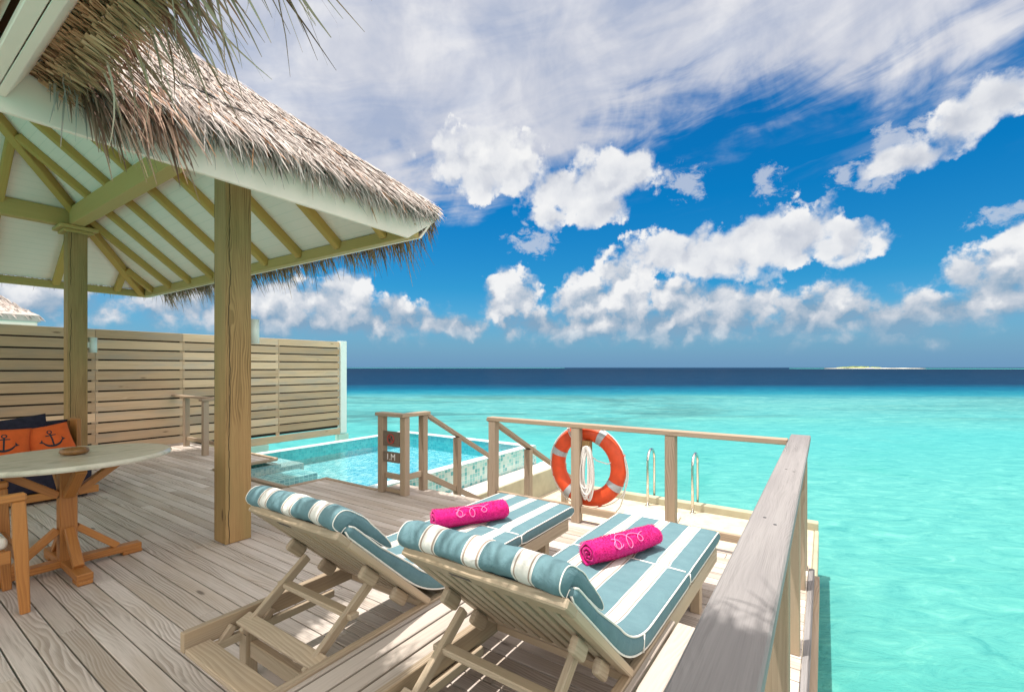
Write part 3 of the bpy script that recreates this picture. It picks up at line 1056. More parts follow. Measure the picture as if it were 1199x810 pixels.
# ------------------------------------------------------------------ slatted fence
FX = -11.36
fence = thing('slatted_fence', 'tall horizontal board fence screening the deck and pool', 'fence', (FX, 3, 0))
for k in range(3):
    pass
b = MB()
zt = 2.32
bh, gap = 0.168, 0.030
z = zt
n = 0
while z - bh > -0.1:
    zb = z - bh
    for (ya, yb) in zip((-2.2, 0.4, 2.79, 4.22, 6.3), (0.4, 2.79, 4.22, 6.3, 8.06)):
        if yb > 4.3 or zb > -0.05:
            b.span(FX - 0.012, FX + 0.013 + random.uniform(-0.002, 0.002), ya, yb - 0.004, zb, z)
    z -= bh + gap
b.build('slat_panel', M['fence'], fence, 0.003)
part_box('backing', M['back_board'], fence, FX - 0.06, FX - 0.045, -2.2, 8.05, -0.1, zt - 0.02)
part_box('bottom_beam', M['fence'], fence, FX + 0.016, FX + 0.06, 4.4, 8.05, -0.28, -0.105)
for yy in (-1.0, 0.4, 2.79, 4.22, 6.3):
    part_box('fence_post', M['fence'], fence, FX - 0.043, FX - 0.014, yy - 0.045, yy + 0.045, -0.3, zt - 0.01)
part_box('end_post', M['lamp'], fence, FX - 0.1, FX + 0.07, 8.065, 8.26, -0.25, zt + 0.02)
part_box('foundation', M['mint'], fence, FX - 0.15, FX + 0.12, 4.42, 6.0, -2.6, -0.285)
part_box('pier', M['mint'], fence, FX - 0.1, FX + 0.1, 8.0, 8.3, -2.6, -0.285)

# corner guard rail beside the fence
gr = thing('guard_rail', 'short timber guard rail between the fence and the pool corner', 'railing', (-10.2, 4.1, 0))
for (x, y) in ((-10.75, 4.06), (-9.33, 3.82)):
    part_box('post', M['rail'], gr, x - 0.045, x + 0.045, y - 0.045, y + 0.045, 0, 0.98)
b = MB()
b.span(-11.33, -9.26, 4.0, 4.12, 0.985, 1.025)
b.span(-9.4, -9.26, 3.74, 3.997, 0.986, 1.026)
b.build('handrail', M['rail'], gr, 0.004)
b = MB()
b.span(-10.7, -9.36, 4.04, 4.08, 0.13, 0.2)
b.build('bottom_rail', M['rail'], gr, 0.004)

# ------------------------------------------------------------------ front and side railing
rl = thing('deck_railing', 'weathered timber railing round the corner of the deck over the sea', 'railing', (-1.5, 4.35, 0))
RT = 1.02
b = MB()
b.span(-3.27, -0.245, 4.30, 4.41, RT - 0.045, RT)
b.build('handrail', M['rail'], rl, 0.005)
b = MB()
b.span(-0.24, -0.095, -1.9, 4.68, RT - 0.046, RT + 0.001)
b.build('handrail', M['railtop'], rl, 0.006)
for (x, y) in ((-3.2, 4.345), (-2.13, 4.345), (-1.17, 4.345)):
    part_box('post', M['rail'], rl, x - 0.047, x + 0.047, y - 0.042, y + 0.042, 0.0, RT - 0.047)
for y in (4.35, 3.96, 3.05, 2.1, 1.15, 0.2):
    part_box('post', M['rail'], rl, -0.2, -0.112, y - 0.045, y + 0.045, 0.0, RT - 0.048)
for (x0, x1) in ((-3.15, -2.18), (-2.08, -1.22), (-1.12, -0.21)):
    part_box('bottom_rail', M['rail'], rl, x0, x1, 4.325, 4.365, 0.10, 0.17)
for (x, y) in ((-0.17, 0.86), (-0.15, 1.95), (-0.19, 2.02), (-0.14, 3.0), (-0.18, 3.05)):
    b = MB()
    b.lathe((x, y, RT + 0.0005), [(0.006, 0.0), (0.006, 0.0015), (0.002, 0.001)], 10)
    b.build('screw_head', M['dark'], rl)
b = MB()
b.span(-2.082, -2.0, 4.36, 4.45, 0.70, 0.84)
b.build('rope_peg', M['post'], rl, 0.006)

# stair railings
sr = thing('stair_railing', 'sloping timber stair railing behind the lifebuoy', 'railing', (-3.32, 5.3, 0), 'railings either side of the stairs')
b = MB()
b.beam((-3.32, 4.42, 0.985), (-3.32, 6.5, -0.11), 0.09, 0.045)
b.build('handrail', M['rail'], sr, 0.004)
for y in (5.3, 6.36):
    zt_ = 0.985 - (y - 4.42) * 0.527
    part_box('post', M['rail'], sr, -3.365, -3.275, y - 0.042, y + 0.042, -0.42 if y < 6 else PZ, zt_ - 0.03)

sl_ = thing('stair_railing', 'timber stair railing with two sign boards beside the pool', 'railing', (-4.5, 4.1, 0), 'railings either side of the stairs')
for (x, y) in ((-4.73, 4.0), (-4.35, 4.03), (-4.36, 4.36)):
    part_box('post', M['rail'], sl_, x - 0.046, x + 0.046, y - 0.042, y + 0.042, 0.0, 0.975)
for y in (5.04, 5.85):
    part_box('post', M['rail'], sl_, -4.405, -4.315, y - 0.042, y + 0.042, -0.3 if y < 5.5 else -0.7, 1.0 - (y - 4.36) * 0.55 - 0.03)
b = MB()
b.span(-4.81, -4.415, 3.94, 4.07, 0.978, 1.02)
b.span(-4.41, -4.29, 3.94, 4.43, 0.979, 1.021)
b.build('handrail', M['rail'], sl_, 0.004)
b = MB()
b.beam((-4.36, 4.4, 0.985), (-4.36, 6.0, 0.10), 0.09, 0.045)
b.build('handrail', M['rail'], sl_, 0.004)
b = MB()
b.beam((-4.36, 4.42, 0.17), (-4.36, 5.85, -0.57), 0.04, 0.075)
b.span(-4.38, -4.34, 4.075, 4.315, 0.18, 0.25)
b.span(-4.68, -4.4, 4.0, 4.04, 0.18, 0.25)
b.span(-4.68, -4.4, 4.0, 4.04, 0.01, 0.06)
b.build('bottom_rail', M['rail'], sl_, 0.003)


def text_mesh(body, size, loc, rot, name, m, parent, depth=0.002):
    cu = bpy.data.curves.new(name, 'FONT')
    cu.body = body
    cu.size = size
    cu.extrude = depth
    cu.align_x = 'CENTER'
    cu.align_y = 'CENTER'
    to = bpy.data.objects.new(name, cu)
    col.objects.link(to)
    dg = bpy.context.evaluated_depsgraph_get()
    me = bpy.data.meshes.new_from_object(to.evaluated_get(dg))
    bpy.data.objects.remove(to)
    me.transform(Matrix.LocRotScale(Vector(loc), rot.to_quaternion(), Vector((1, 1, 1))))
    me.materials.clear()
    me.materials.append(m)
    root = parent
    while root.parent:
        root = root.parent
    me.transform(Matrix.Translation(-root.location))
    ob = bpy.data.objects.new(name, me)
    col.objects.link(ob)
    ob.parent = parent
    return ob


face_s = Matrix.Rotation(R(90), 3, 'X')          # lettering that faces south
bd1 = part_box('sign_board', M['sign_board'], sl_, -4.682, -4.398, 3.972, 3.996, 0.60, 0.79, 0.002)
bd1['label'] = 'brown board with a red no diving symbol'
bd2 = part_box('sign_board', M['sign_board'], sl_, -4.682, -4.398, 3.972, 3.996, 0.40, 0.53, 0.002)
bd2['label'] = 'brown board with white depth lettering'
text_mesh('1.M', 0.115, (-4.54, 3.9705, 0.465), face_s, 'depth_lettering', M['sign_white'], bd2)
b = MB()
ctr = Vector((-4.54, 3.968, 0.695))
b.tube([ctr + Vector((math.cos(a) * 0.058, 0, math.sin(a) * 0.058)) for a in [i * 2 * math.pi / 28 for i in range(28)]], 0.007, 6, closed=True)
b.tube([ctr + Vector((-0.042, 0, 0.042)), ctr + Vector((0.042, 0, -0.042))], 0.006, 6)
b.build('no_diving_ring', M['sign_red'], bd1)
b = MB()
b.tube([ctr + Vector((-0.02, 0.001, -0.03)), ctr + Vector((0.0, 0.001, 0.005)), ctr + Vector((0.022, 0.001, 0.03))], 0.006, 6)
b.tube([ctr + Vector((0.0, 0.001, 0.005)), ctr + Vector((0.026, 0.001, -0.012))], 0.005, 6)
b.lathe(ctr + Vector((-0.028, 0.001, -0.01)), [(0.001, -0.009), (0.009, -0.004), (0.009, 0.004), (0.001, 0.009)], 10)
b.build('no_diving_figure', M['dark'], bd1)

# ------------------------------------------------------------------ lifebuoy and rope
LB = Vector((-2.07, 4.475, 0.565))
lb = thing('lifebuoy', 'orange lifebuoy with grey bands hanging behind the railing post', 'lifebuoy', (LB.x, LB.y, LB.z - 0.42))
RM, RS = 0.343, 0.082


def torus_ring(ang, rm, ra, rb, seg=16):
    ca, sa = math.cos(ang), math.sin(ang)
    pts = []
    for k in range(seg):
        t_ = 2 * math.pi * k / seg
        rr = rm + math.cos(t_) * ra
        pts.append(LB + Vector((ca * rr, math.sin(t_) * rb, sa * rr)))
    return pts


b = MB()
b.sweep([torus_ring(2 * math.pi * i / 64, RM, RS, 0.062) for i in range(64)], closed=True)
b.build('ring', M['orange'], lb)
for a0 in (62, 160, 235, 332):
    b = MB()
    rows = [torus_ring(R(a0 - 5.5 + 11 * i / 6), RM, RS + 0.004, 0.066) for i in range(7)]
    b.sweep(rows, caps=False)
    b.build('reflective_band', M['band'], lb)
cleats = [20, 110, 200, 290]
for a0 in cleats:
    b = MB()
    p = LB + Vector((math.cos(R(a0)) * (RM + RS - 0.008), 0, math.sin(R(a0)) * (RM + RS - 0.008)))
    b.lathe(p, [(0.001, -0.02), (0.02, -0.014), (0.024, 0.0), (0.02, 0.014), (0.001, 0.02)], 10)
    b.build('cleat', M['orange'], lb)
b = MB()
for i, a0 in enumerate(cleats):
    pts = []
    for k in range(13):
        f = k / 12
        a = R(a0 + 90 * f)
        rr = RM + RS + 0.007 + 0.008 * math.sin(math.pi * f)
        p = LB + Vector((math.cos(a) * rr, -0.01, math.sin(a) * rr))
        p.z -= 0.012 * math.sin(math.pi * f)
        if i == 3:
            p.x += 0.015 * math.sin(math.pi * f)
        pts.append(p)
    b.tube(pts, 0.006, 6)
for da in (0, 3.0):
    # two turns of line wrapped round the upper left of the ring
    a = R(118 + da)
    b.tube([LB + Vector((math.cos(a) * (RM + math.cos(q) * (RS + 0.006)), math.sin(q) * 0.069, math.sin(a + 0.25 * math.sin(q)) * (RM + math.cos(q) * (RS + 0.006)))) for q in [k * 2 * math.pi / 20 for k in range(20)]], 0.0055, 6, closed=True)
b.build('grab_line', M['rope'], lb)
# coiled rope
rp = MB()
for i in range(11):
    w = 0.028 + 0.05 * random.random()
    top = Vector((-2.035 + random.uniform(-0.03, 0.05), 4.375 - 0.003 * i + 0.02 * random.random(), 0.775 + 0.02 * random.random()))
    bot = 0.235 + random.uniform(0, 0.16) if i > 2 else 0.235
    tilt = random.uniform(-0.03, 0.03)
    pts = []
    n = 30
    for k in range(n):
        q = 2 * math.pi * k / n
        zz = lerp(bot, top.z, 0.5 + 0.5 * math.cos(q))
        pinch = 0.55 + 0.45 * math.sin(math.pi * (top.z - zz) / (top.z - bot + 0.001) * 0.62)
        pts.append(Vector((top.x + math.sin(q) * w * pinch + tilt * (top.z - zz), top.y - 0.02 + 0.008 * math.sin(q * 2 + i), zz)))
    rp.tube(pts, 0.0085, 7, closed=True)
pts = [Vector((-2.02, 4.37, 0.72)), Vector((-1.93, 4.4, 0.645)), Vector((-1.82, 4.42, 0.62)), Vector((-1.74, 4.45, 0.66))]
rp.tube(pts, 0.006, 6)
rp.tube([Vector((-1.66, 4.46, 0.7)), Vector((-1.63, 4.45, 0.55)), Vector((-1.65, 4.45, 0.35)), Vector((-1.7, 4.46, 0.2)), Vector((-1.78, 4.5, 0.1)), Vector((-1.92, 4.55, 0.06))], 0.006, 6)
tag(rp.build('rope_coil', M['rope']), 'white rope coil hanging from the peg in front of the lifebuoy', 'rope')

# ------------------------------------------------------------------ swim ladder
ld = thing('swim_ladder', 'pair of steel grab rails at the sea edge of the platform', 'ladder', (-2.3, 8.6, PZ))
for x in (-2.7, -1.91):
    b = MB()
    y0, y1_, ztop, rr = 8.46, 8.86, 0.06, 0.2
    pts = [Vector((x, y0, PZ))] + [Vector((x, y0 + 0.001, lerp(PZ, ztop - rr, f))) for f in (0.5, 1.0)]
    for k in range(1, 12):
        a = math.pi - math.pi * k / 12
        pts.append(Vector((x, (y0 + y1_) / 2 + math.cos(a) * rr, ztop - rr + math.sin(a) * rr)))
    pts += [Vector((x, y1_, lerp(ztop - rr, -3.0, f))) for f in (0.0, 0.5, 1.0)]
    b.tube(pts, 0.024, 12)
    hr = b.build('grab_rail', M['steel'], ld)
    b = MB()
    b.lathe((x, y0, PZ), [(0.05, 0.0), (0.05, 0.008), (0.03, 0.014)], 14)
    b.build('foot_flange', M['steel'], hr)
b = MB()
for z in (-1.3, -1.6, -1.9, -2.2):
    b.beam((-2.68, 8.86, z), (-1.93, 8.86, z), 0.06, 0.03)
b.build('rung', M['steel'], ld)

# ------------------------------------------------------------------ thatched pavilion
pav = thing('thatched_pavilion', 'open thatched pavilion with timber posts and mint soffit over the deck', 'pavilion', (-7.0, 2.1, 0))
EX, NY, WX, ZE, SL = -3.45, 3.3, -10.6, 3.05, 0.8


def zu(x, y):
    return ZE + SL * min(EX - x, NY - y, x - WX)


RX = (EX + WX) / 2
RH = (EX - WX) / 2
APEX = (RX, NY - RH, ZE + SL * RH)
YS = -4.0
for (x, y, lab) in ((-4.568, 2.102, 'near'), (-9.49, 2.102, 'far')):
    b = MB()
    b.span(x - 0.113, x + 0.113, y - 0.113, y + 0.113, 0.002, 3.72, uvo=(1.3 if lab == 'near' else 7.7, 0.052))
    po = b.build('post', M['post'], pav, 0.008, bseg=2)
    b = MB()
    b.span(x - 0.17, x + 0.17, y - 0.17, y + 0.17, 3.63, 3.672)
    b.span(x - 0.22, x + 0.22, y - 0.22, y + 0.22, 3.675, 3.725)
    b.build('capital', M['beam'], po, 0.006)
b = MB()
b.span(-9.36, -4.4, 2.0, 2.16, 3.73, 3.99)
b.build('beam', M['beam'], pav, 0.006)
b = MB()
b.span(-9.57, -9.41, -4.0, 2.18, 3.728, 3.97)
b.build('beam', M['beam'], pav, 0.006)
# soffit
b = MB()
k = math.hypot(1, SL)
b.quad([(WX, NY, ZE), APEX, (EX, NY, ZE)], [(WX, 0), (RX, RH * k), (EX, 0)])
b.quad([(WX, YS, ZE), (RX, YS, APEX[2]), APEX, (WX, NY, ZE)], [(YS, 0), (YS, RH * k), (APEX[1], RH * k), (NY, 0)])
b.quad([(EX, YS, ZE), (EX, NY, ZE), APEX, (RX, YS, APEX[2])], [(YS, 0), (NY, 0), (APEX[1], RH * k), (YS, RH * k)])
b.build('soffit', M['soffit'], pav)
# rafters
for i in range(9):
    x = -3.86 - i * 0.785
    t = min(EX - x, x - WX) - 0.06
    if t > 0.2:
        b = MB()
        b.beam((x, NY, ZE - 0.058), (x, NY - t, ZE + SL * t - 0.058), 0.095, 0.1)
        b.build('rafter', M['rafter'], pav, 0.02, bseg=2)
for i in range(8):
    y = 2.9 - i * 0.8
    t = min(NY - y, RH) - 0.06
    b = MB()
    b.beam((WX, y, ZE - 0.058), (WX + t, y, ZE + SL * t - 0.058), 0.095, 0.1)
    b.build('rafter', M['rafter'], pav, 0.02, bseg=2)
for sx in (1, -1):
    b = MB()
    x0 = WX if sx == 1 else EX
    b.beam((x0, NY, ZE - 0.075), (RX, APEX[1], APEX[2] - 0.075), 0.105, 0.15)
    b.build('hip_rafter', M['rafter'], pav, 0.01)
b = MB()
b.span(WX - 0.06, EX + 0.02, NY - 0.02, NY + 0.07, 2.92, 3.04)
b.build('eave_beam', M['beam'], pav, 0.006)
b = MB()
b.span(WX - 0.07, WX + 0.02, YS, NY - 0.025, 2.92, 3.04)
b.build('eave_beam', M['beam'], pav, 0.006)
# fascia boards
b = MB()
b.hexa([(EX + 0.02, YS, 2.88), (EX + 0.05, YS, 2.88), (EX + 0.02, 3.2, 2.88), (EX + 0.05, 3.2, 2.88),
        (EX + 0.02, YS, 3.15), (EX + 0.05, YS, 3.15), (EX + 0.02, 3.6, 3.15), (EX + 0.05, 3.6, 3.15)], (0.03, 6.5, 0.27))
b.build('fascia', M['fascia'], pav, 0.004)
b = MB()
b.hexa([(WX - 0.05, NY + 0.075, 2.925), (EX + 0.018, NY + 0.075, 2.925), (WX - 0.05, NY + 0.105, 2.925), (EX + 0.018, NY + 0.105, 2.925),
        (WX - 0.2, NY + 0.25, 3.14), (EX + 0.018, NY + 0.25, 3.14), (WX - 0.2, NY + 0.28, 3.14), (EX + 0.018, NY + 0.28, 3.14)], (7.0, 0.03, 0.25))
b.build('fascia', M['fascia'], pav, 0.003)

# thatch body and its thousands of leaves
TX, TN, TW, TZ = -3.40, 3.60, -10.75, 3.155
TH = 0.13


def zt_(x, y):
    return TZ + TH + SL * min(TX - x, TN - y, x - TW)


th = MB()
rx = (TX + TW) / 2
rh = (TX - TW) / 2
ap = (rx, TN - rh)


def roofpts(off, ex):
    return [(TX + ex, YS, TZ + off), (TX + ex, TN + ex, TZ + off), (TW - ex, TN + ex, TZ + off), (TW - ex, YS, TZ + off), (rx, YS, TZ + off + SL * rh), (rx, ap[1], TZ + off + SL * rh)]


bo, to = roofpts(0.0, 0.0), roofpts(TH, 0.02)
for P_, flip in ((bo, True), (to, False)):
    th.quad([P_[0], P_[1], P_[5], P_[4]], [(0, 0), (0.05, 0), (0.05, 0.05), (0, 0.05)], 0.12)
    th.quad([P_[1], P_[2], P_[5]], [(0, 0), (0.05, 0), (0.05, 0.05)], 0.12)
    th.quad([P_[2], P_[3], P_[4], P_[5]], [(0, 0), (0.05, 0), (0.05, 0.05), (0, 0.05)], 0.12)
for i, j in ((0, 1), (1, 2), (2, 3)):
    th.quad([bo[i], bo[j], to[j], to[i]], [(0, 0), (0.05, 0), (0.05, 0.05), (0, 0.05)], 0.05)
dn = Vector((1, 0, -SL)).normalized()
nr = Vector((SL, 0, 1)).normalized()
rng = random.Random(11)
cnt = 0
while cnt < 15000:
    x = rng.uniform(-6.6, TX + 0.04)
    y = rng.uniform(-1.6, TN)
    t = TX - x
    if t > TN - y or t < 0.58 - y:
        continue
    cnt += 1
    p = Vector((x, y, zt_(x, y))) + nr * rng.uniform(-0.01, 0.03)
    d = dn + Vector((0, rng.gauss(0, 0.17), 0)) + nr * rng.uniform(-0.02, 0.12)
    sd = Vector((rng.gauss(0, 0.25), 1, rng.gauss(0, 0.35)))
    rv = min(0.94, max(0.0, rng.gauss(0.60, 0.20))) if rng.random() > 0.02 else 0.98
    L = rng.uniform(0.16, 0.5) * min(1.0, 0.4 + (TN - y) * 1.2)
    th.strand(p, d, L, rng.uniform(0.007, 0.017), rng.uniform(0.0, 0.16), 2, rv, sd)
# hip line, rough
for i in range(1500):
    t = rng.uniform(0.0, 3.4)
    x, y = TX - t + rng.gauss(0, 0.03), TN - t + rng.gauss(0, 0.03)
    d = Vector((1, 0.5 + rng.gauss(0, 0.4), -SL * 1.1)) + Vector((0, 0, rng.uniform(0, 0.15)))
    rv = min(0.94, max(0.0, rng.gauss(0.42, 0.2)))
    th.strand((x, y, zt_(x, y) + rng.uniform(-0.01, 0.035)), d, rng.uniform(0.12, 0.34) * min(1.0, 0.35 + t * 1.2), rng.uniform(0.007, 0.015), 0.1, 2, rv, Vector((0.3, 1, rng.gauss(0, 0.3))))
# fringe over the east fascia
for i in range(1900):
    y = rng.uniform(0.66, TN + 0.02)
    near = max(0.0, 1.0 - y / 1.7)
    L = (rng.uniform(0.07, 0.24) + (rng.random() ** 3) * (0.18 + 0.30 * near)) * min(1.0, 0.35 + (TN - y) * 1.5)
    d = Vector((0.62 + rng.gauss(0, 0.15), rng.gauss(0.05, 0.28), -0.72))
    rv = min(0.95, max(0.02, rng.gauss(0.62 - 0.25 * near, 0.2))) if rng.random() > 0.03 else 0.985
    th.strand((TX + rng.uniform(-0.06, 0.05), y, TZ + rng.uniform(0.02, TH + 0.02)), d, L, rng.uniform(0.007, 0.017), rng.uniform(0.25, 0.9), 4, rv, Vector((rng.gauss(0, 0.4), 1, 0.2)))
th.build('thatch', M['thatch'], pav)
# hanging fringe below the north and west eaves
fr = MB()
for i in range(2400):
    x = rng.uniform(TW, TX - 0.08)
    cl = 0.5 + 0.5 * math.sin(x * 5.1) * math.sin(x * 2.3 + 1)
    L = (rng.uniform(0.12, 0.28) + rng.random() ** 2 * (0.16 + 0.26 * cl)) * min(1.0, 0.5 + (TX - x))
    d = Vector((rng.gauss(-0.05, 0.28), 0.5 + rng.gauss(0, 0.2), -0.75))
    fr.strand((x, TN + rng.uniform(-0.05, 0.06), TZ + rng.uniform(-0.02, 0.1)), d, L, rng.uniform(0.008, 0.019), rng.uniform(0.3, 1.1), 4, min(0.95, max(0, rng.gauss(0.4, 0.22))))
for i in range(700):
    y = rng.uniform(0.0, TN)
    d = Vector((-0.6 + rng.gauss(0, 0.2), rng.gauss(0, 0.25), -0.6))
    fr.strand((TW + rng.uniform(-0.08, 0.03), y, TZ + rng.uniform(-0.02, 0.1)), d, rng.uniform(0.12, 0.34), rng.uniform(0.008, 0.018), rng.uniform(0.2, 0.9), 4, min(0.95, max(0, rng.gauss(0.4, 0.22))))
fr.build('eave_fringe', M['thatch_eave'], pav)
b = MB()
b.tube([(TX - 0.34, lerp(-0.4, 3.2, i / 24), zt_(TX - 0.34, -1) + 0.035 + 0.012 * math.sin(i * 2.1)) for i in range(25)], 0.007, 6)
b.build('tie_wire', M['dark'], pav)

# ------------------------------------------------------------------ villa roof overhead
vil = thing('villa_roof', 'overhanging thatched eave of the villa above the deck', 'roof', (-0.5, -0.5, 3.0))
b = MB()
VX0, VX1 = -3.395, 2.6
b.hexa([(VX0, 0.455, 2.95), (VX1, 0.455, 2.95), (VX0, 0.49, 2.95), (VX1, 0.49, 2.95),
        (VX0, 0.55, 3.135), (VX1, 0.55, 3.135), (VX0, 0.585, 3.135), (VX1, 0.585, 3.135)], (6.0, 0.035, 0.2))
b.span(VX0, VX1, 0.40, 0.453, 2.952, 2.985)
b.build('fascia', M['fascia'], vil, 0.003)
b = MB()
b.hexa([(VX0, -2.0, 3.02 + 0.8 * 2.375), (VX1, -2.0, 3.02 + 0.8 * 2.375), (VX0, 0.39, 3.02), (VX1, 0.39, 3.02),
        (VX0, -2.0, 3.05 + 0.8 * 2.375), (VX1, -2.0, 3.05 + 0.8 * 2.375), (VX0, 0.39, 3.05), (VX1, 0.39, 3.05)], (6.0, 3.0, 0.03))
b.build('soffit', M['fascia'], vil)
b = MB()
b.beam((VX0, 0.338, 3.03), (VX1, 0.338, 3.03), 0.04, 0.06)
b.build('purlin', M['rafter'], vil, 0.004)
b = MB()


def vsec(x, wx):
    # cross-section of the thatch body at x; wx pulls the upper part west along the valley
    def X(y):
        return x - (max(0.0, 0.58 - y) if wx else 0.0)
    return [(X(0.7), 0.66, 3.14), (X(0.58), 0.585, 3.16), (X(-2.0), -2.0, 5.22), (X(-2.0), -2.0, 5.5), (X(0.58), 0.60, 3.42), (X(0.7), 0.67, 3.29)]


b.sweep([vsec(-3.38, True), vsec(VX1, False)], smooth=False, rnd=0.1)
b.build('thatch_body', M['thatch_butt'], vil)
b = MB()
rng = random.Random(5)
# layered cut straw ends under the overhang
for i in range(5200):
    x = rng.uniform(-3.39, 2.4)
    layer = rng.choice((0, 1, 2, 3))
    y = 0.54 + layer * 0.035 + rng.uniform(-0.02, 0.03)
    z = 3.15 - layer * 0.03 + rng.uniform(-0.015, 0.015)
    d = Vector((rng.gauss(0, 0.16), 0.9, -0.30 + rng.gauss(0, 0.1)))
    b.strand((x, y, z), d, rng.uniform(0.07, 0.15), rng.uniform(0.010, 0.022), 0.1, 2, min(1, max(0, rng.gauss(0.55, 0.25))), Vector((1, 0, rng.gauss(0, 0.3))))
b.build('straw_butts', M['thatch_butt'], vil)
b = MB()
for i in range(1800):
    x = rng.uniform(-3.36, 2.4)
    y = 0.61 + rng.random() ** 0.8 * 0.15
    z = 3.14 - 0.22 * (y - 0.6) + rng.uniform(-0.01, 0.08)
    if mnoise.noise(Vector((x * 7, y * 7, 1.7))) < -0.02 and x > -2.9:
        continue
    cl = 0.5 + 0.5 * math.sin(x * 7.0 + 1.0) * math.sin(x * 3.1)
    L = rng.uniform(0.09, 0.20) + rng.random() ** 3 * (0.14 + 0.30 * cl)
    d = Vector((rng.gauss(0.0, 0.22), 0.80 + rng.gauss(0, 0.15), -0.42 + rng.gauss(0, 0.16)))
    b.strand((x, y, z), d, L, rng.uniform(0.009, 0.021), rng.uniform(0.3, 1.1), 4, min(0.96, max(0, rng.gauss(0.5, 0.22))), Vector((1, rng.gauss(0, 0.4), rng.gauss(0, 0.5))), rng.gauss(0, 0.25))
for i in range(120):
    # long loose leaves that have slipped out
    x = rng.uniform(-3.3, 1.6)
    d = Vector((rng.gauss(0.1, 0.3), 0.6, -0.6))
    b.strand((x, 0.72 + rng.uniform(-0.08, 0.1), 3.10), d, rng.uniform(0.28, 0.5), rng.uniform(0.010, 0.021), rng.uniform(0.6, 1.5), 6, rng.uniform(0.2, 0.95), Vector((1, rng.gauss(0, 0.5), rng.gauss(0, 0.5))), rng.gauss(0, 0.5))
# the drooping bunch in the inner corner
for i in range(300):
    p = Vector((-3.38 + rng.uniform(-0.10, 0.10), 0.72 + rng.random() ** 1.4 * 0.42, 3.16 + rng.uniform(-0.02, 0.12)))
    d = Vector((0.7 + rng.gauss(0, 0.2), 0.35 + rng.gauss(0, 0.25), -0.5))
    b.strand(p, d, rng.uniform(0.18, 0.42) + rng.random() ** 4 * 0.35, rng.uniform(0.012, 0.024), rng.uniform(0.7, 1.7), 5, min(0.95, max(0, rng.gauss(0.36, 0.22))), Vector((rng.gauss(0, 0.5), 1, rng.gauss(0, 0.3))))
b.build('thatch_leaves', M['thatch_fringe'], vil)

# ------------------------------------------------------------------ neighbouring villa beyond the fence
hut = thing('thatched_villa', 'distant thatched villa roof rising behind the fence', 'villa', (-32, 1, 0))
hx, hy, hz = -28.2, 5.1, 3.62
part_box('wall', M['fascia'], hut, -36.5, -29.4, -3.5, 4.0, -1.0, hz + 0.2, 0)
part_box('base', M['walk'], hut, -36.6, -29.3, -3.6, 4.1, -3.2, -1.003, 0)
b = MB()
hr_ = 4.6
base = [(hx, hy), (hx - 2 * hr_, hy), (hx - 2 * hr_, hy - 2 * hr_), (hx, hy - 2 * hr_)]
rows = []
for f, dz in ((0, -0.05), (0.0, 0.22), (0.25, 0.95), (0.6, 2.3), (0.97, 3.9)):
    c_ = (hx - hr_, hy - hr_)
    rows.append([(lerp(px, c_[0], f), lerp(py, c_[1], f), hz + dz) for px, py in base])
b.sweep(rows, smooth=False, rnd=0.5)
rng = random.Random(3)
for i in range(5200):
    f = rng.random() ** 1.4 * 0.95
    q = rng.random()
    if rng.random() < 0.5:
        p = (hx, hy - 2 * hr_ * q)
    else:
        p = (hx - 2 * hr_ * q, hy)
    c_ = Vector((hx - hr_, hy - hr_, 0))
    bx = Vector((p[0], p[1], 0))
    pos = bx.lerp(c_, f)
    pos.z = hz + 0.2 + f * 3.9
    d = (bx - c_).normalized() + Vector((rng.gauss(0, 0.15), rng.gauss(0, 0.15), -0.88))
    b.strand(pos, d, rng.uniform(0.18, 0.4), rng.uniform(0.03, 0.05), 0.1, 2, min(0.95, max(0, rng.gauss(0.42, 0.18))))
b.build('thatch', M['thatch'], hut)
b = MB()
for (xa, ya, xb, yb) in ((hx - 0.1, hy - 0.12, hx - 0.1, hy - 2 * hr_), (hx - 0.1, hy - 0.1, hx - 2 * hr_, hy - 0.1)):
    b.beam((xa, ya, hz - 0.1), (xb, yb, hz - 0.1), 0.05, 0.22)
b.build('fascia', M['fascia'], hut)

# ------------------------------------------------------------------ sun loungers
LX0, LX1 = -2.515, -1.748      # mattress edges
LXC = (LX0 + LX1) / 2
HY, HZ = 1.80, 0.345
TT = Vector((0, -0.735, 0.678))
TNn = Vector((0, 0.678, 0.735))


def bp(s_, x, off=0.0):
    return Vector((x, HY, HZ)) + TT * s_ + TNn * off


def closed_spline(pts, sub=3):
    out = []
    n = len(pts)
    for i in range(n):
        p0, p1, p2, p3 = (pts[(i + k - 1) % n] for k in range(4))
        for j in range(sub):
            t = j / sub
            out.append(tuple(0.5 * (2 * b_ + (c_ - a_) * t + (2 * a_ - 5 * b_ + 4 * c_ - d_) * t * t + (3 * b_ - a_ - 3 * c_ + d_) * t ** 3)
                             for a_, b_, c_, d_ in zip(p0, p1, p2, p3)))
    return out


# section of the headrest along and off the backrest: it wraps over the top of the mattress
HOUT = closed_spline([(0.755, 0.019), (0.805, 0.020), (0.824, 0.045), (0.823, 0.085), (0.80, 0.116), (0.75, 0.132), (0.66, 0.136), (0.57, 0.133),
                      (0.48, 0.126), (0.435, 0.110), (0.432, 0.092), (0.48, 0.082), (0.62, 0.074), (0.735, 0.06), (0.75, 0.04)])


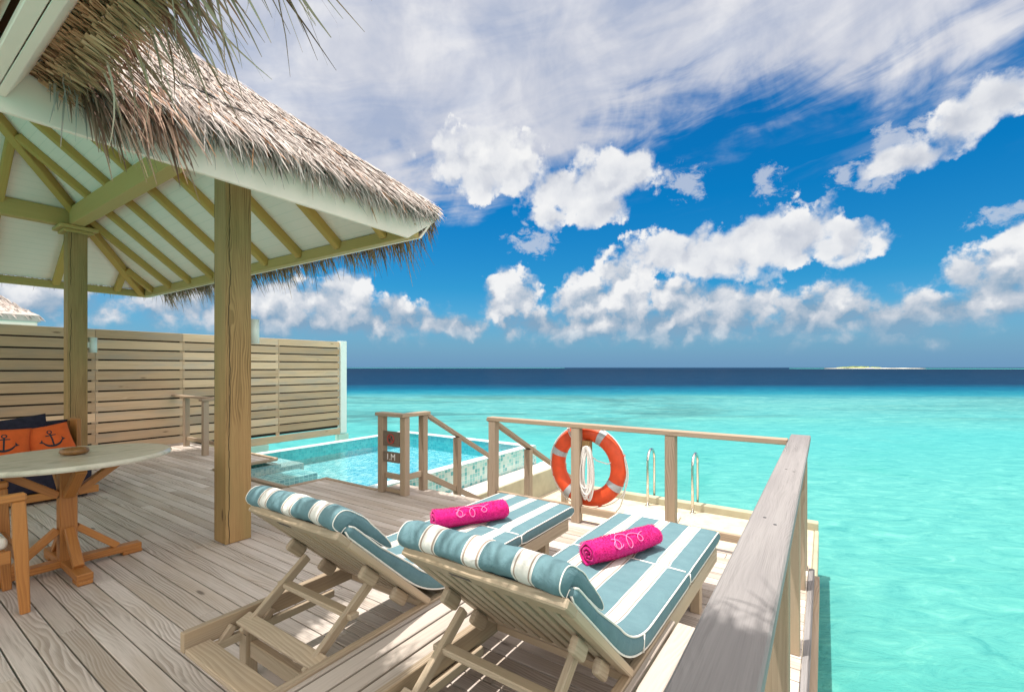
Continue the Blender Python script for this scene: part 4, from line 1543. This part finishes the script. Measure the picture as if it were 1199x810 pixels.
def make_lounger():
    root = thing('sun_lounger', 'reclined timber sun lounger nearer the big post, striped teal cushion', 'sun lounger', (LXC, 2.2, 0), 'striped sun loungers on the deck')
    b = MB()
    b.span(LX0 - 0.02, LX0 + 0.018, 0.93, 3.42, 0.25, 0.345)
    b.span(LX1 - 0.04, LX1 - 0.002, 0.93, 3.42, 0.25, 0.343)
    b.span(LX0 + 0.02, LX1 - 0.042, 0.935, 1.045, 0.245, 0.272)
    b.span(LX0 + 0.02, LX1 - 0.042, 3.38, 3.418, 0.25, 0.345)
    b.span(LX0 + 0.02, LX1 - 0.042, 1.86, 1.90, 0.25, 0.34)
    b.build('frame', M['lounger'], root, 0.004)
    b = MB()
    for i in range(17):
        yy = 1.93 + i * 0.087
        b.span(LX0 + 0.02, LX1 - 0.042, yy, yy + 0.065, 0.318, 0.343)
    b.build('seat_slats', M['lounger'], root, 0.003)
    for x in (LX0 + 0.052, LX1 - 0.075):
        for yy in (1.21, 3.14):
            b = MB()
            b.span(x - 0.032, x + 0.032, yy - 0.032, yy + 0.032, 0.0, 0.248)
            b.build('leg', M['lounger'], root, 0.005)
    part_box('stretcher', M['lounger'], root, LX0 + 0.085, LX1 - 0.11, 1.2, 1.24, 0.12, 0.2)
    part_box('stretcher', M['lounger'], root, LX0 + 0.085, LX1 - 0.11, 3.12, 3.16, 0.12, 0.2)
    # notched rack on either beam
    for x in (LX0 + 0.034, LX1 - 0.056):
        b = MB()
        b.span(x - 0.014, x + 0.014, 1.05, 1.72, 0.205, 0.25)
        for yy in (1.08, 1.18, 1.28):
            b.beam((x, yy, 0.225), (x, yy + 0.065, 0.295), 0.027, 0.04)
        b.build('notched_rack', M['lounger'], root, 0.004)
    # side shelf of long slats
    b = MB()
    for (xa, xb) in ((-1.752, -1.728), (-1.715, -1.625), (-1.612, -1.522), (-1.509, -1.42)):
        b.span(xa, xb, 0.9, 2.33, 0.306, 0.33)
    b.build('shelf_slats', M['shelf'], root, 0.004)
    b = MB()
    for yy in (1.0, 1.62, 2.24):
        b.span(-1.75, -1.435, yy, yy + 0.05, 0.25, 0.303)
    b.span(-1.434, -1.412, 0.93, 2.3, 0.22, 0.304)
    b.build('shelf_frame', M['lounger'], root, 0.004)
    # backrest
    bk = MB()
    for x in (LX0 + 0.052, LX1 - 0.028):
        bk.beam(bp(0, x), bp(0.692, x), 0.058, 0.034, TNn)
    bk.beam(bp(0.734, LX0 + 0.022), bp(0.734, LX1 + 0.004), 0.084, 0.036, TNn)
    bk.beam(bp(0.03, LX0 + 0.083), bp(0.03, LX1 - 0.06), 0.055, 0.03, TNn)
    back = bk.build('backrest', M['lounger'], root, 0.006)
    sb = MB()
    n = 9
    for i in range(n):
        x = lerp(LX0 + 0.125, LX1 - 0.10, i / (n - 1))
        sb.beam(bp(0.058, x, -0.003), bp(0.691, x, -0.003), 0.040, 0.024, TNn)
    sb.build('backrest_slats', M['lounger'], back, 0.003)
    sb = MB()
    sb.beam(bp(0.728, LX0 + 0.26, -0.0185), bp(0.728, LX0 + 0.36, -0.0185), 0.022, 0.002, TNn)  # dark strip on the board, painted stand-in for the slot's shade
    sb.build('hand_slot_shade', M['dark'], back)
    # pivot blocks
    for x in (LX0 + 0.075, LX1 - 0.075):
        for s_ in (0.16, 0.42):
            b = MB()
            b.beam(bp(s_ - 0.06, x, -0.05), bp(s_ + 0.06, x, -0.05), 0.036, 0.066, TNn)
            b.build('pivot_block', M['lounger'], back, 0.016, bseg=2)
    # propping frame
    b = MB()
    for x in (LX0 + 0.112, LX1 - 0.112):
        b.beam((x, 1.50, 0.54), (x, 1.15, 0.275), 0.028, 0.048)
    b.beam((LX0 + 0.07, 1.375, 0.435), (LX1 - 0.07, 1.375, 0.435), 0.05, 0.026)
    b.beam((LX0 + 0.05, 1.185, 0.318), (LX1 - 0.05, 1.185, 0.318), 0.075, 0.024, Vector((0, -0.35, 1)))
    b.build('support_frame', M['lounger'], root, 0.004)

    # mattress
    path = []
    for i in range(44):
        path.append(Vector((0, lerp(3.52, 2.06, i / 43), 0.392)))
    p0, p3 = Vector((0, 2.06, 0.392)), bp(0.24, 0, 0.058)
    p1, p2 = p0 + Vector((0, -0.17, 0)), p3 - TT * 0.13
    for i in range(1, 15):
        f = i / 15
        path.append(p0 * (1 - f) ** 3 + p1 * 3 * f * (1 - f) ** 2 + p2 * 3 * f * f * (1 - f) + p3 * f ** 3)
    for i in range(18):
        path.append(bp(lerp(0.24, 0.742, i / 17), 0, lerp(0.058, 0.046, min(1, i / 9))))
    rings, uvs = [], []
    edge = {'tl': [], 'tr': [], 'bl': [], 'br': []}
    hw = (LX1 - LX0) / 2
    dist = 0
    total = sum((path[k + 1] - path[k]).length for k in range(len(path) - 1))
    rg = random.Random(21)
    for i, p in enumerate(path):
        a, c = path[max(0, i - 1)], path[min(len(path) - 1, i + 1)]
        tg = (c - a).normalized()
        up = Vector((1, 0, 0)).cross(tg)
        if up.z < 0:
            up = -up
        if i:
            dist += (p - path[i - 1]).length
        seam = math.exp(-((dist - 0.80) / 0.025) ** 2)
        endp = min(1.0, 0.55 + 14 * dist, 0.55 + 14 * max(0, total - dist))
        h = lerp(0.0425, 0.028, max(0.0, min(1.0, (dist - total + 0.48) / 0.25))) * (1 - 0.28 * seam) * endp
        w = hw * (1 - 0.006 * seam)
        ring, uv = [], []
        cs = 0.026
        nT = 12
        prof = []
        for j in range(nT + 1):
            x = lerp(-w + cs, w - cs, j / nT)
            crown = 0.006 * (1 - (2 * j / nT - 1) ** 4) * (1 - seam)
            prof.append((x, h + crown))
        prof += [(w - cs * 0.3, h * 0.78), (w, h * 0.3), (w, -h * 0.35), (w - cs * 0.35, -h * 0.85)]
        for j in range(nT + 1):
            prof.append((lerp(w - cs, -w + cs, j / nT), -h))
        prof += [(-w + cs * 0.35, -h * 0.85), (-w, -h * 0.35), (-w, h * 0.3), (-w + cs * 0.3, h * 0.78)]
        for (x, o) in prof:
            nz = mnoise.noise(Vector((x * 6, dist * 6, o * 9))) * 0.0035
            ring.append(Vector((LXC + x, p.y, p.z)) + up * (o + nz))
            uv.append((min(0.999, max(0.001, (x + hw) / (2 * hw))), dist))
        rings.append(ring)
        uvs.append(uv)
        edge['tr'].append(Vector((LXC + w - cs * 0.32, p.y, p.z)) + up * (h * 0.86))
        edge['tl'].append(Vector((LXC - w + cs * 0.32, p.y, p.z)) + up * (h * 0.86))
        edge['br'].append(Vector((LXC + w - cs * 0.3, p.y, p.z)) - up * (h * 0.86))
        edge['bl'].append(Vector((LXC - w + cs * 0.3, p.y, p.z)) - up * (h * 0.86))
    b = MB()
    b.sweep(rings, uvs)
    mt = b.build('mattress', M['stripe'], root)
    b = MB()
    for q in edge.values():
        b.tube(q, 0.0045, 6)
    b.tube([edge['tl'][0], edge['tr'][0]], 0.0045, 6)
    i = min(range(len(path)), key=lambda k: abs(path[k].y - 2.72))
    q = []
    for j in range(13):
        q.append(rings[i][j] + Vector((0, 0, 0.0015)))
    b.tube(q, 0.0048, 6)
    b.tube([edge['tr'][i] + Vector((0.006, 0, 0)), edge['br'][i] + Vector((0.007, 0, 0))], 0.005, 6)
    i = min(range(len(path)), key=lambda k: abs(path[k].y - 1.93))
    b.tube([edge['tr'][i] + Vector((0.006, 0, 0)), edge['br'][i] + Vector((0.007, 0, 0))], 0.004, 6)
    b.build('piping', M['pipe'], mt)
    # headrest folded over the top
    rings, uvs, e1 = [], [], []
    nx = 26
    for i in range(nx + 1):
        f = i / nx
        x = lerp(LX0 + 0.004, LX1 - 0.02, f)
        endq = min(1.0, 0.62 + 9 * min(f, 1 - f))
        ring, uv = [], []
        for k in range(len(HOUT)):
            ps, po = HOUT[k]
            s_ = 0.66 + (ps - 0.66) * (0.93 + 0.07 * endq)
            off = 0.07 + (po - 0.07) * (0.72 + 0.28 * endq)
            off += mnoise.noise(Vector((x * 6, ps * 7, po * 9))) * 0.013 + mnoise.noise(Vector((x * 19, ps * 17, 3))) * 0.005
            ring.append(bp(s_, x, off))
            uv.append((min(0.999, max(0.001, (x - LX0) / (LX1 - LX0))), s_ + off))
        rings.append(ring)
        uvs.append(uv)
    b = MB()
    b.sweep(rings, uvs)
    hd = b.build('headrest', M['stripe'], mt)
    for row in (rings[0], rings[-1]):
        b = MB()
        b.tube(row, 0.0024, 6, closed=True)
        b.build('headrest_piping', M['pipe'], hd)
    return root


lg = make_lounger()
lg2 = copy_tree(lg)
lg2.location = lg.location + Vector((1.108, 0.05, 0))
lg2.rotation_euler.z = R(-1.1)
lg2['label'] = 'reclined timber sun lounger beside the grey side railing, striped teal cushion'


# ------------------------------------------------------------------ rolled towels
def towel(c0, c1, label, seed):
    rg = random.Random(seed)
    c0, c1 = Vector(c0), Vector(c1)
    ax = (c1 - c0)
    L = ax.length
    ax.normalize()
    side = ax.cross(Vector((0, 0, 1))).normalized()
    if side.y > 0:
        side = -side
    up = Vector((0, 0, 1))
    root = thing('rolled_towel', label, 'towel', ((c0 + c1) / 2 + Vector((0, 0, -0.079))), 'pink rolled towels on the loungers')
    R0 = 0.086
    turns = 2.7

    def outline(s_):
        out, inn = [], []
        n = 110
        for k in range(n + 1):
            f = k / n
            a = -0.52 * math.pi - turns * 2 * math.pi * (1 - f)
            r = lerp(0.010, R0, f) * (1 + 0.03 * math.sin(a * 2.0 + s_ * 3))
            th_ = 0.0083
            out.append((a, r))
            inn.append((a, max(0.002, r - th_ * 2)))
        return out + inn[::-1]
    def rad(a):
        # radius of the outer turn of the roll at angle a
        f = 1 - (1.48 * math.pi - a) / (turns * 2 * math.pi)
        return lerp(0.010, R0, f)
    rings, uvs = [], []
    nl = 40
    for i in range(nl + 1):
        f = i / nl
        p = c0.lerp(c1, f)
        k = 1.0 - 0.05 * math.sin(f * math.pi * 2 + seed) - 0.02 * math.sin(f * 15)
        dentr = 0.94 if i in (0, nl) else 1.0
        sag = Vector((0, 0, -0.006 * math.sin(math.pi * f)))
        ring, uv = [], []
        for (a, r) in outline(f):
            rr = r * k * dentr
            x, z = math.cos(a) * rr * 1.08, math.sin(a) * rr * 0.92
            fz = mnoise.noise(Vector((f * L * 90, a * 9 * r / R0, seed))) * 0.0022 + mnoise.noise(Vector((f * L * 14, a * 2, seed))) * 0.004
            q = p + sag + side * x * (1 + fz * 8) + up * (z + fz)
            q += ax * (math.sin(a * 1.3) * 0.004 * (1 if i == 0 else -1 if i == nl else 0))
            ring.append(q)
            uv.append((f * L, a * r))
        rings.append(ring)
        uvs.append(uv)
    b = MB()
    b.sweep(rings, uvs)
    # terry pile standing off the outer turn
    for _ in range(6500):
        f = rg.random()
        k = 1.0 - 0.05 * math.sin(f * math.pi * 2 + seed) - 0.02 * math.sin(f * 15)
        a = rg.uniform(-0.45, 1.45) * math.pi
        nrm = side * math.cos(a) + up * math.sin(a)
        q = c0.lerp(c1, f) + Vector((0, 0, -0.006 * math.sin(math.pi * f))) + side * math.cos(a) * rad(a) * k * 1.08 + up * math.sin(a) * rad(a) * k * 0.92
        b.strand(q, nrm + Vector((rg.gauss(0, 0.5), rg.gauss(0, 0.5), rg.gauss(0, 0.5))), rg.uniform(0.005, 0.009), 0.0035, 0.0, 1, 0.5)
    b.build('towel_roll', M['towel'], root)
    # looping embroidered emblem
    b = MB()

    def surf(s_, h_):
        f = 0.5 + s_ / L
        k = 1.0 - 0.05 * math.sin(f * math.pi * 2 + seed) - 0.02 * math.sin(f * 15)
        a = R(46) - h_ / 0.068
        p = c0.lerp(c1, f)
        rr = (rad(a) + 0.0075) * k
        return p + Vector((0, 0, -0.006 * math.sin(math.pi * f))) + side * math.cos(a) * rr * 1.08 + up * math.sin(a) * rr * 0.94
    pts = []
    for k in range(120):
        q = lerp(-0.9 * math.pi, 5.0 * math.pi, k / 119)
        amp = 0.046 * (0.75 + 0.25 * math.sin(q * 0.35))
        pts.append(surf(-0.035 + 0.0150 * q - 0.040 * math.sin(q) - 0.07, amp * math.cos(q) * (1 if True else 1)))
    b.tube(pts, 0.0026, 6)
    pts = [surf(-0.10 + 0.034 * math.cos(q) + 0.10 * 0, 0.010 + 0.020 * math.sin(q)) for q in [lerp(0.3, 4.4, k / 24) for k in range(25)]]
    b.tube(pts, 0.0026, 6)
    b.build('emblem', M['emblem'], root)
    return root


ZT = 0.437 + 0.079
towel((-1.14, 2.47, ZT), (-0.91, 2.99, ZT), 'hot pink rolled towel on the lounger nearest the side railing', 2)
towel((-2.30, 2.40, ZT), (-2.03, 2.90, ZT), 'hot pink rolled towel on the lounger nearer the pool and big post', 5)

# ------------------------------------------------------------------ round table and bowl
TC = Vector((-4.95, 1.08, 0))
tb = thing('pedestal_table', 'oval marble topped table on an oiled teak pedestal', 'table', TC)
b = MB()
prof = [(0.93, 0.855), (0.985, 0.862), (1.0, 0.876), (1.0, 0.886), (0.985, 0.897), (0.97, 0.9)]
rings = []
for (r_, z) in prof:
    rings.append([TC + Vector((0.575 * r_ * math.cos(a), 0.64 * r_ * math.sin(a), z)) for a in [2 * math.pi * k / 72 for k in range(72)]])
b.sweep(rings, smooth=False)
b.build('tabletop', M['marble'], tb)
PC = Vector((-4.97, 1.05, 0))
b = MB()
b.span(PC.x - 0.052, PC.x + 0.052, PC.y - 0.052, PC.y + 0.052, 0.07, 0.85)
b.build('pedestal', M['teak'], tb, 0.006)
for d in (Vector((1, 0, 0)), Vector((0, 1, 0)), Vector((-1, 0, 0)), Vector((0, -1, 0))):
    b = MB()
    b.beam(PC + d * 0.03 + Vector((0, 0, 0.065)), PC + d * 0.47 + Vector((0, 0, 0.055)), 0.095, 0.055)
    b.beam(PC + d * 0.34 + Vector((0, 0, 0.016)), PC + d * 0.475 + Vector((0, 0, 0.016)), 0.09, 0.03)
    ft = b.build('foot', M['teak'], tb, 0.006)
    b = MB()
    b.beam(PC + d * 0.055 + Vector((0, 0, 0.33)), PC + d * 0.31 + Vector((0, 0, 0.095)), 0.062, 0.05)
    b.build('brace', M['teak'], tb, 0.004)
    b = MB()
    b.beam(PC + d * 0.055 + Vector((0, 0, 0.60)), PC + d * 0.36 + Vector((0, 0, 0.83)), 0.07, 0.055)
    b.build('top_brace', M['teak'], tb, 0.004)
b = MB()
b.lathe((-5.0, 1.10, 0.9005), [(0.05, 0.0), (0.078, 0.006), (0.092, 0.022), (0.088, 0.042), (0.078, 0.05), (0.070, 0.047), (0.066, 0.02), (0.05, 0.012), (0.002, 0.011)], 32)
tag(b.build('ashtray', M['bowl']), 'round brown wooden ashtray on the marble table', 'ashtray')


# ------------------------------------------------------------------ armchairs
def make_chair():
    x1, x0, yf, yb = -4.285, -4.90, 0.71, 0.10
    root = thing('armchair', 'teak armchair in the foreground with an open arm and white seat pad', 'chair', ((x0 + x1) / 2, 0.4, 0), 'teak armchairs at the marble table')

    def leg(x, y, ht, lean):
        b = MB()
        rg = [(-0.028, 0.045), (-0.026, 0.05), (-0.033, 0.06), (-0.034, 0.058)]
        rings = []
        for f, (w, dpt) in zip((0, 0.3, 0.62, 1.0), ((0.044, 0.048), (0.05, 0.058), (0.056, 0.07), (0.055, 0.062))):
            z = lerp(0.0, ht, f)
            yy = y + lean * (1 - f) ** 1.3
            rings.append([Vector((x - w / 2, yy - dpt / 2, z)), Vector((x + w / 2, yy - dpt / 2, z)), Vector((x + w / 2, yy + dpt / 2, z)), Vector((x - w / 2, yy + dpt / 2, z))])
        uv = [[(lerp(0, ht, f), j * 0.06) for j in range(4)] for f in (0, 0.3, 0.62, 1.0)]
        b.sweep(rings, uv, smooth=False, rnd=random.random())
        b.build('leg', M['teak'], root, 0.006)
    for x in (x0 + 0.03, x1 - 0.03):
        leg(x, yf - 0.03, 0.735, 0.03)
        leg(x, yb + 0.03, 0.735, -0.05)
    for x in (x0 + 0.03, x1 - 0.03):
        b = MB()
        b.beam((x, yf + 0.005, 0.762), (x, yb - 0.02, 0.755), 0.062, 0.05)
        b.build('arm', M['teak'], root, 0.01)
    b = MB()
    for x in (x0 + 0.03, x1 - 0.03):
        b.span(x - 0.016, x + 0.016, yb + 0.065, yf - 0.065, 0.35, 0.43)
    b.span(x0 + 0.06, x1 - 0.06, yf - 0.045, yf - 0.015, 0.35, 0.43)
    b.span(x0 + 0.06, x1 - 0.06, yb + 0.015, yb + 0.045, 0.35, 0.43)
    b.build('seat_frame', M['teak'], root, 0.004)
    b = MB()
    b.span(x0 + 0.05, x1 - 0.05, yb + 0.06, yf - 0.07, 0.433, 0.51)
    b.build('seat_pad', M['offwhite'], root, 0.03, bseg=4, smooth=True)
    b = MB()
    for x in (x0 + 0.03, x1 - 0.03):
        b.beam((x, yb + 0.0, 0.72), (x, yb - 0.1, 1.03), 0.05, 0.045)
    b.beam((x0 + 0.06, yb - 0.1, 1.0), (x1 - 0.06, yb - 0.1, 1.0), 0.03, 0.08)
    b.beam((x0 + 0.06, yb + 0.0, 0.62), (x1 - 0.06, yb + 0.0, 0.62), 0.03, 0.06)
    for i in range(6):
        x = lerp(x0 + 0.12, x1 - 0.12, i / 5)
        b.beam((x, yb, 0.65), (x, yb - 0.095, 0.965), 0.04, 0.014)
    b.build('backrest', M['teak'], root, 0.004)
    return root


ch = make_chair()
ch2 = copy_tree(ch)
ch2.location = ch.location + Vector((-1.33, 0.07, 0))
ch2['label'] = 'teak armchair at the far end of the marble table, mostly outside the frame'

# ------------------------------------------------------------------ sofa and cushions
sf = thing('garden_sofa', 'low teak garden sofa with navy cushions behind the table', 'sofa', (-8.2, 0.8, 0))
b = MB()
b.span(-8.78, -7.62, -0.5, 1.86, 0.05, 0.115)
b.span(-7.62, -7.59, -0.5, 1.90, 0.035, 0.125)
b.build('base', M['teak'], sf, 0.006)
for (x, y) in ((-7.72, 1.76), (-7.72, 1.0), (-7.72, -0.3), (-8.68, 1.76), (-8.68, -0.3)):
    part_box('foot', M['dark'], sf, x - 0.05, x + 0.05, y - 0.05, y + 0.05, 0, 0.05)
b = MB()
b.span(-8.80, -8.745, -0.5, 1.93, 0.12, 0.86)
b.span(-8.742, -8.44, 1.875, 1.93, 0.12, 0.90)
b.build('backrest_frame', M['teak'], sf, 0.008)


def pillow(c, w, h, t, rot, n=22):
    """plump square pillow; returns builder and a surface function"""
    def pt(u, v, sgn):
        k = (max(0, 1 - abs(u) ** 2.6) * max(0, 1 - abs(v) ** 2.6)) ** 0.62
        pin = 1 - 0.07 * (1 - abs(u)) ** 0 * (1 - v * v) * 0 - 0.05 * (1 - u * u) * abs(v) - 0.05 * (1 - v * v) * abs(u)
        p = Vector((sgn * t * k, u * w / 2 * pin, v * h / 2 * pin))
        p.x += mnoise.noise(Vector((u * 2.2 + c[1] * 7, v * 2.2, sgn))) * 0.015 * k
        return Vector(c) + rot @ p
    b = MB()
    for sgn in (1, -1):
        g = [[b.bm.verts.new(pt(2 * i / n - 1, 2 * j / n - 1, sgn)) for j in range(n + 1)] for i in range(n + 1)]
        for i in range(n):
            for j in range(n):
                f = b.bm.faces.new((g[i][j], g[i + 1][j], g[i + 1][j + 1], g[i][j + 1]))
                f.smooth = True
    bmesh.ops.remove_doubles(b.bm, verts=b.bm.verts, dist=1e-5)
    return b, pt


b = MB()
b.span(-8.73, -7.63, -0.48, 1.85, 0.118, 0.45)
b.build('seat_cushion', M['navy'], sf, 0.05, bseg=5, smooth=True)
for (y0, y1_) in ((-0.45, 0.68), (0.70, 1.83)):
    b, _ = pillow((-8.60, (y0 + y1_) / 2, 0.66), y1_ - y0, 0.46, 0.10, Matrix.Rotation(R(-8), 3, 'Y'))
    b.build('back_cushion', M['navy'], sf)


def anchor_pillow(c, rz, rx_, label):
    rot = Matrix.Rotation(R(rz), 3, 'Z') @ Matrix.Rotation(R(-24), 3, 'Y') @ Matrix.Rotation(R(rx_), 3, 'X')
    b, pt = pillow(c, 0.47, 0.41, 0.075, rot)
    pr = b.build('scatter_cushion', M['cushion_orange'])
    tag(pr, label, 'cushion', 'orange anchor cushions on the sofa')
    b = MB()

    def strip(pts, wd):
        rows = []
        for i, (u, v) in enumerate(pts):
            a, c_ = pts[max(0, i - 1)], pts[min(len(pts) - 1, i + 1)]
            tx, ty = c_[0] - a[0], c_[1] - a[1]
            l_ = math.hypot(tx, ty) or 1
            nx, ny = -ty / l_, tx / l_
            w_ = wd(i / (len(pts) - 1)) if callable(wd) else wd
            nrm = rot @ Vector((1, 0, 0))
            rows.append([pt(u + nx * w_, v + ny * w_, 1) + nrm * 0.003, pt(u, v, 1) + nrm * 0.0045, pt(u - nx * w_, v - ny * w_, 1) + nrm * 0.003])
        for A, B in zip(rows, rows[1:]):
            for j in (0, 1):
                b.quad([A[j], A[j + 1], B[j + 1], B[j]])
    strip([(0, lerp(-0.42, 0.34, i / 8)) for i in range(9)], 0.035)
    strip([(lerp(-0.22, 0.22, i / 6), 0.22) for i in range(7)], 0.035)
    strip([(0.09 * math.cos(a), 0.44 + 0.11 * math.sin(a)) for a in [2 * math.pi * k / 16 for k in range(17)]], 0.028)
    strip([(0.42 * math.sin(a), -0.06 - 0.42 * math.cos(a)) for a in [R(lerp(-76, 76, k / 18)) for k in range(19)]], lambda f: 0.02 + 0.05 * math.sin(math.pi * f))
    for sg in (1, -1):
        strip([(sg * 0.50, -0.19), (sg * 0.46, -0.12), (sg * 0.41, 0.03)], lambda f: 0.085 * (1 - f) + 0.004)
    b.build('anchor_motif', M['anchor'], pr)
    return pr


pp = anchor_pillow(Vector((-8.22, 1.57, 0.665)), 8, 8, 'orange anchor cushion at the right end of the sofa')
pp = anchor_pillow(Vector((-8.16, 1.16, 0.665)), -4, -3, 'orange anchor cushion cut off by the left edge of the photo')
b, _ = pillow((-8.40, 1.28, 0.76), 0.66, 0.42, 0.07, Matrix.Rotation(R(-18), 3, 'Y') @ Matrix.Rotation(R(7), 3, 'X'))
tag(b.build('scatter_cushion', M['navy']), 'plain navy cushion behind the two orange ones', 'cushion')

# ------------------------------------------------------------------ post lamps
for (x, y, z, lab) in ((-4.60, 2.305, 1.83, 'white cylinder wall lamp on the near timber post'), (-9.45, 2.29, 1.83, 'white cylinder wall lamp on the far timber post')):
    la = thing('wall_lamp', lab, 'wall lamp', (x, y, z), 'white cylinder lamps on the pavilion posts')
    b = MB()
    b.lathe((x, y, z), [(0.03, 0.0), (0.052, 0.0), (0.052, 0.235), (0.046, 0.235), (0.046, 0.20), (0.001, 0.20)], 24)
    b.build('shade', M['lamp'], la)
    b = MB()
    b.span(x - 0.028, x + 0.028, 2.216, y - 0.04, z + 0.07, z + 0.16)
    b.build('bracket', M['lamp'], la, 0.004)
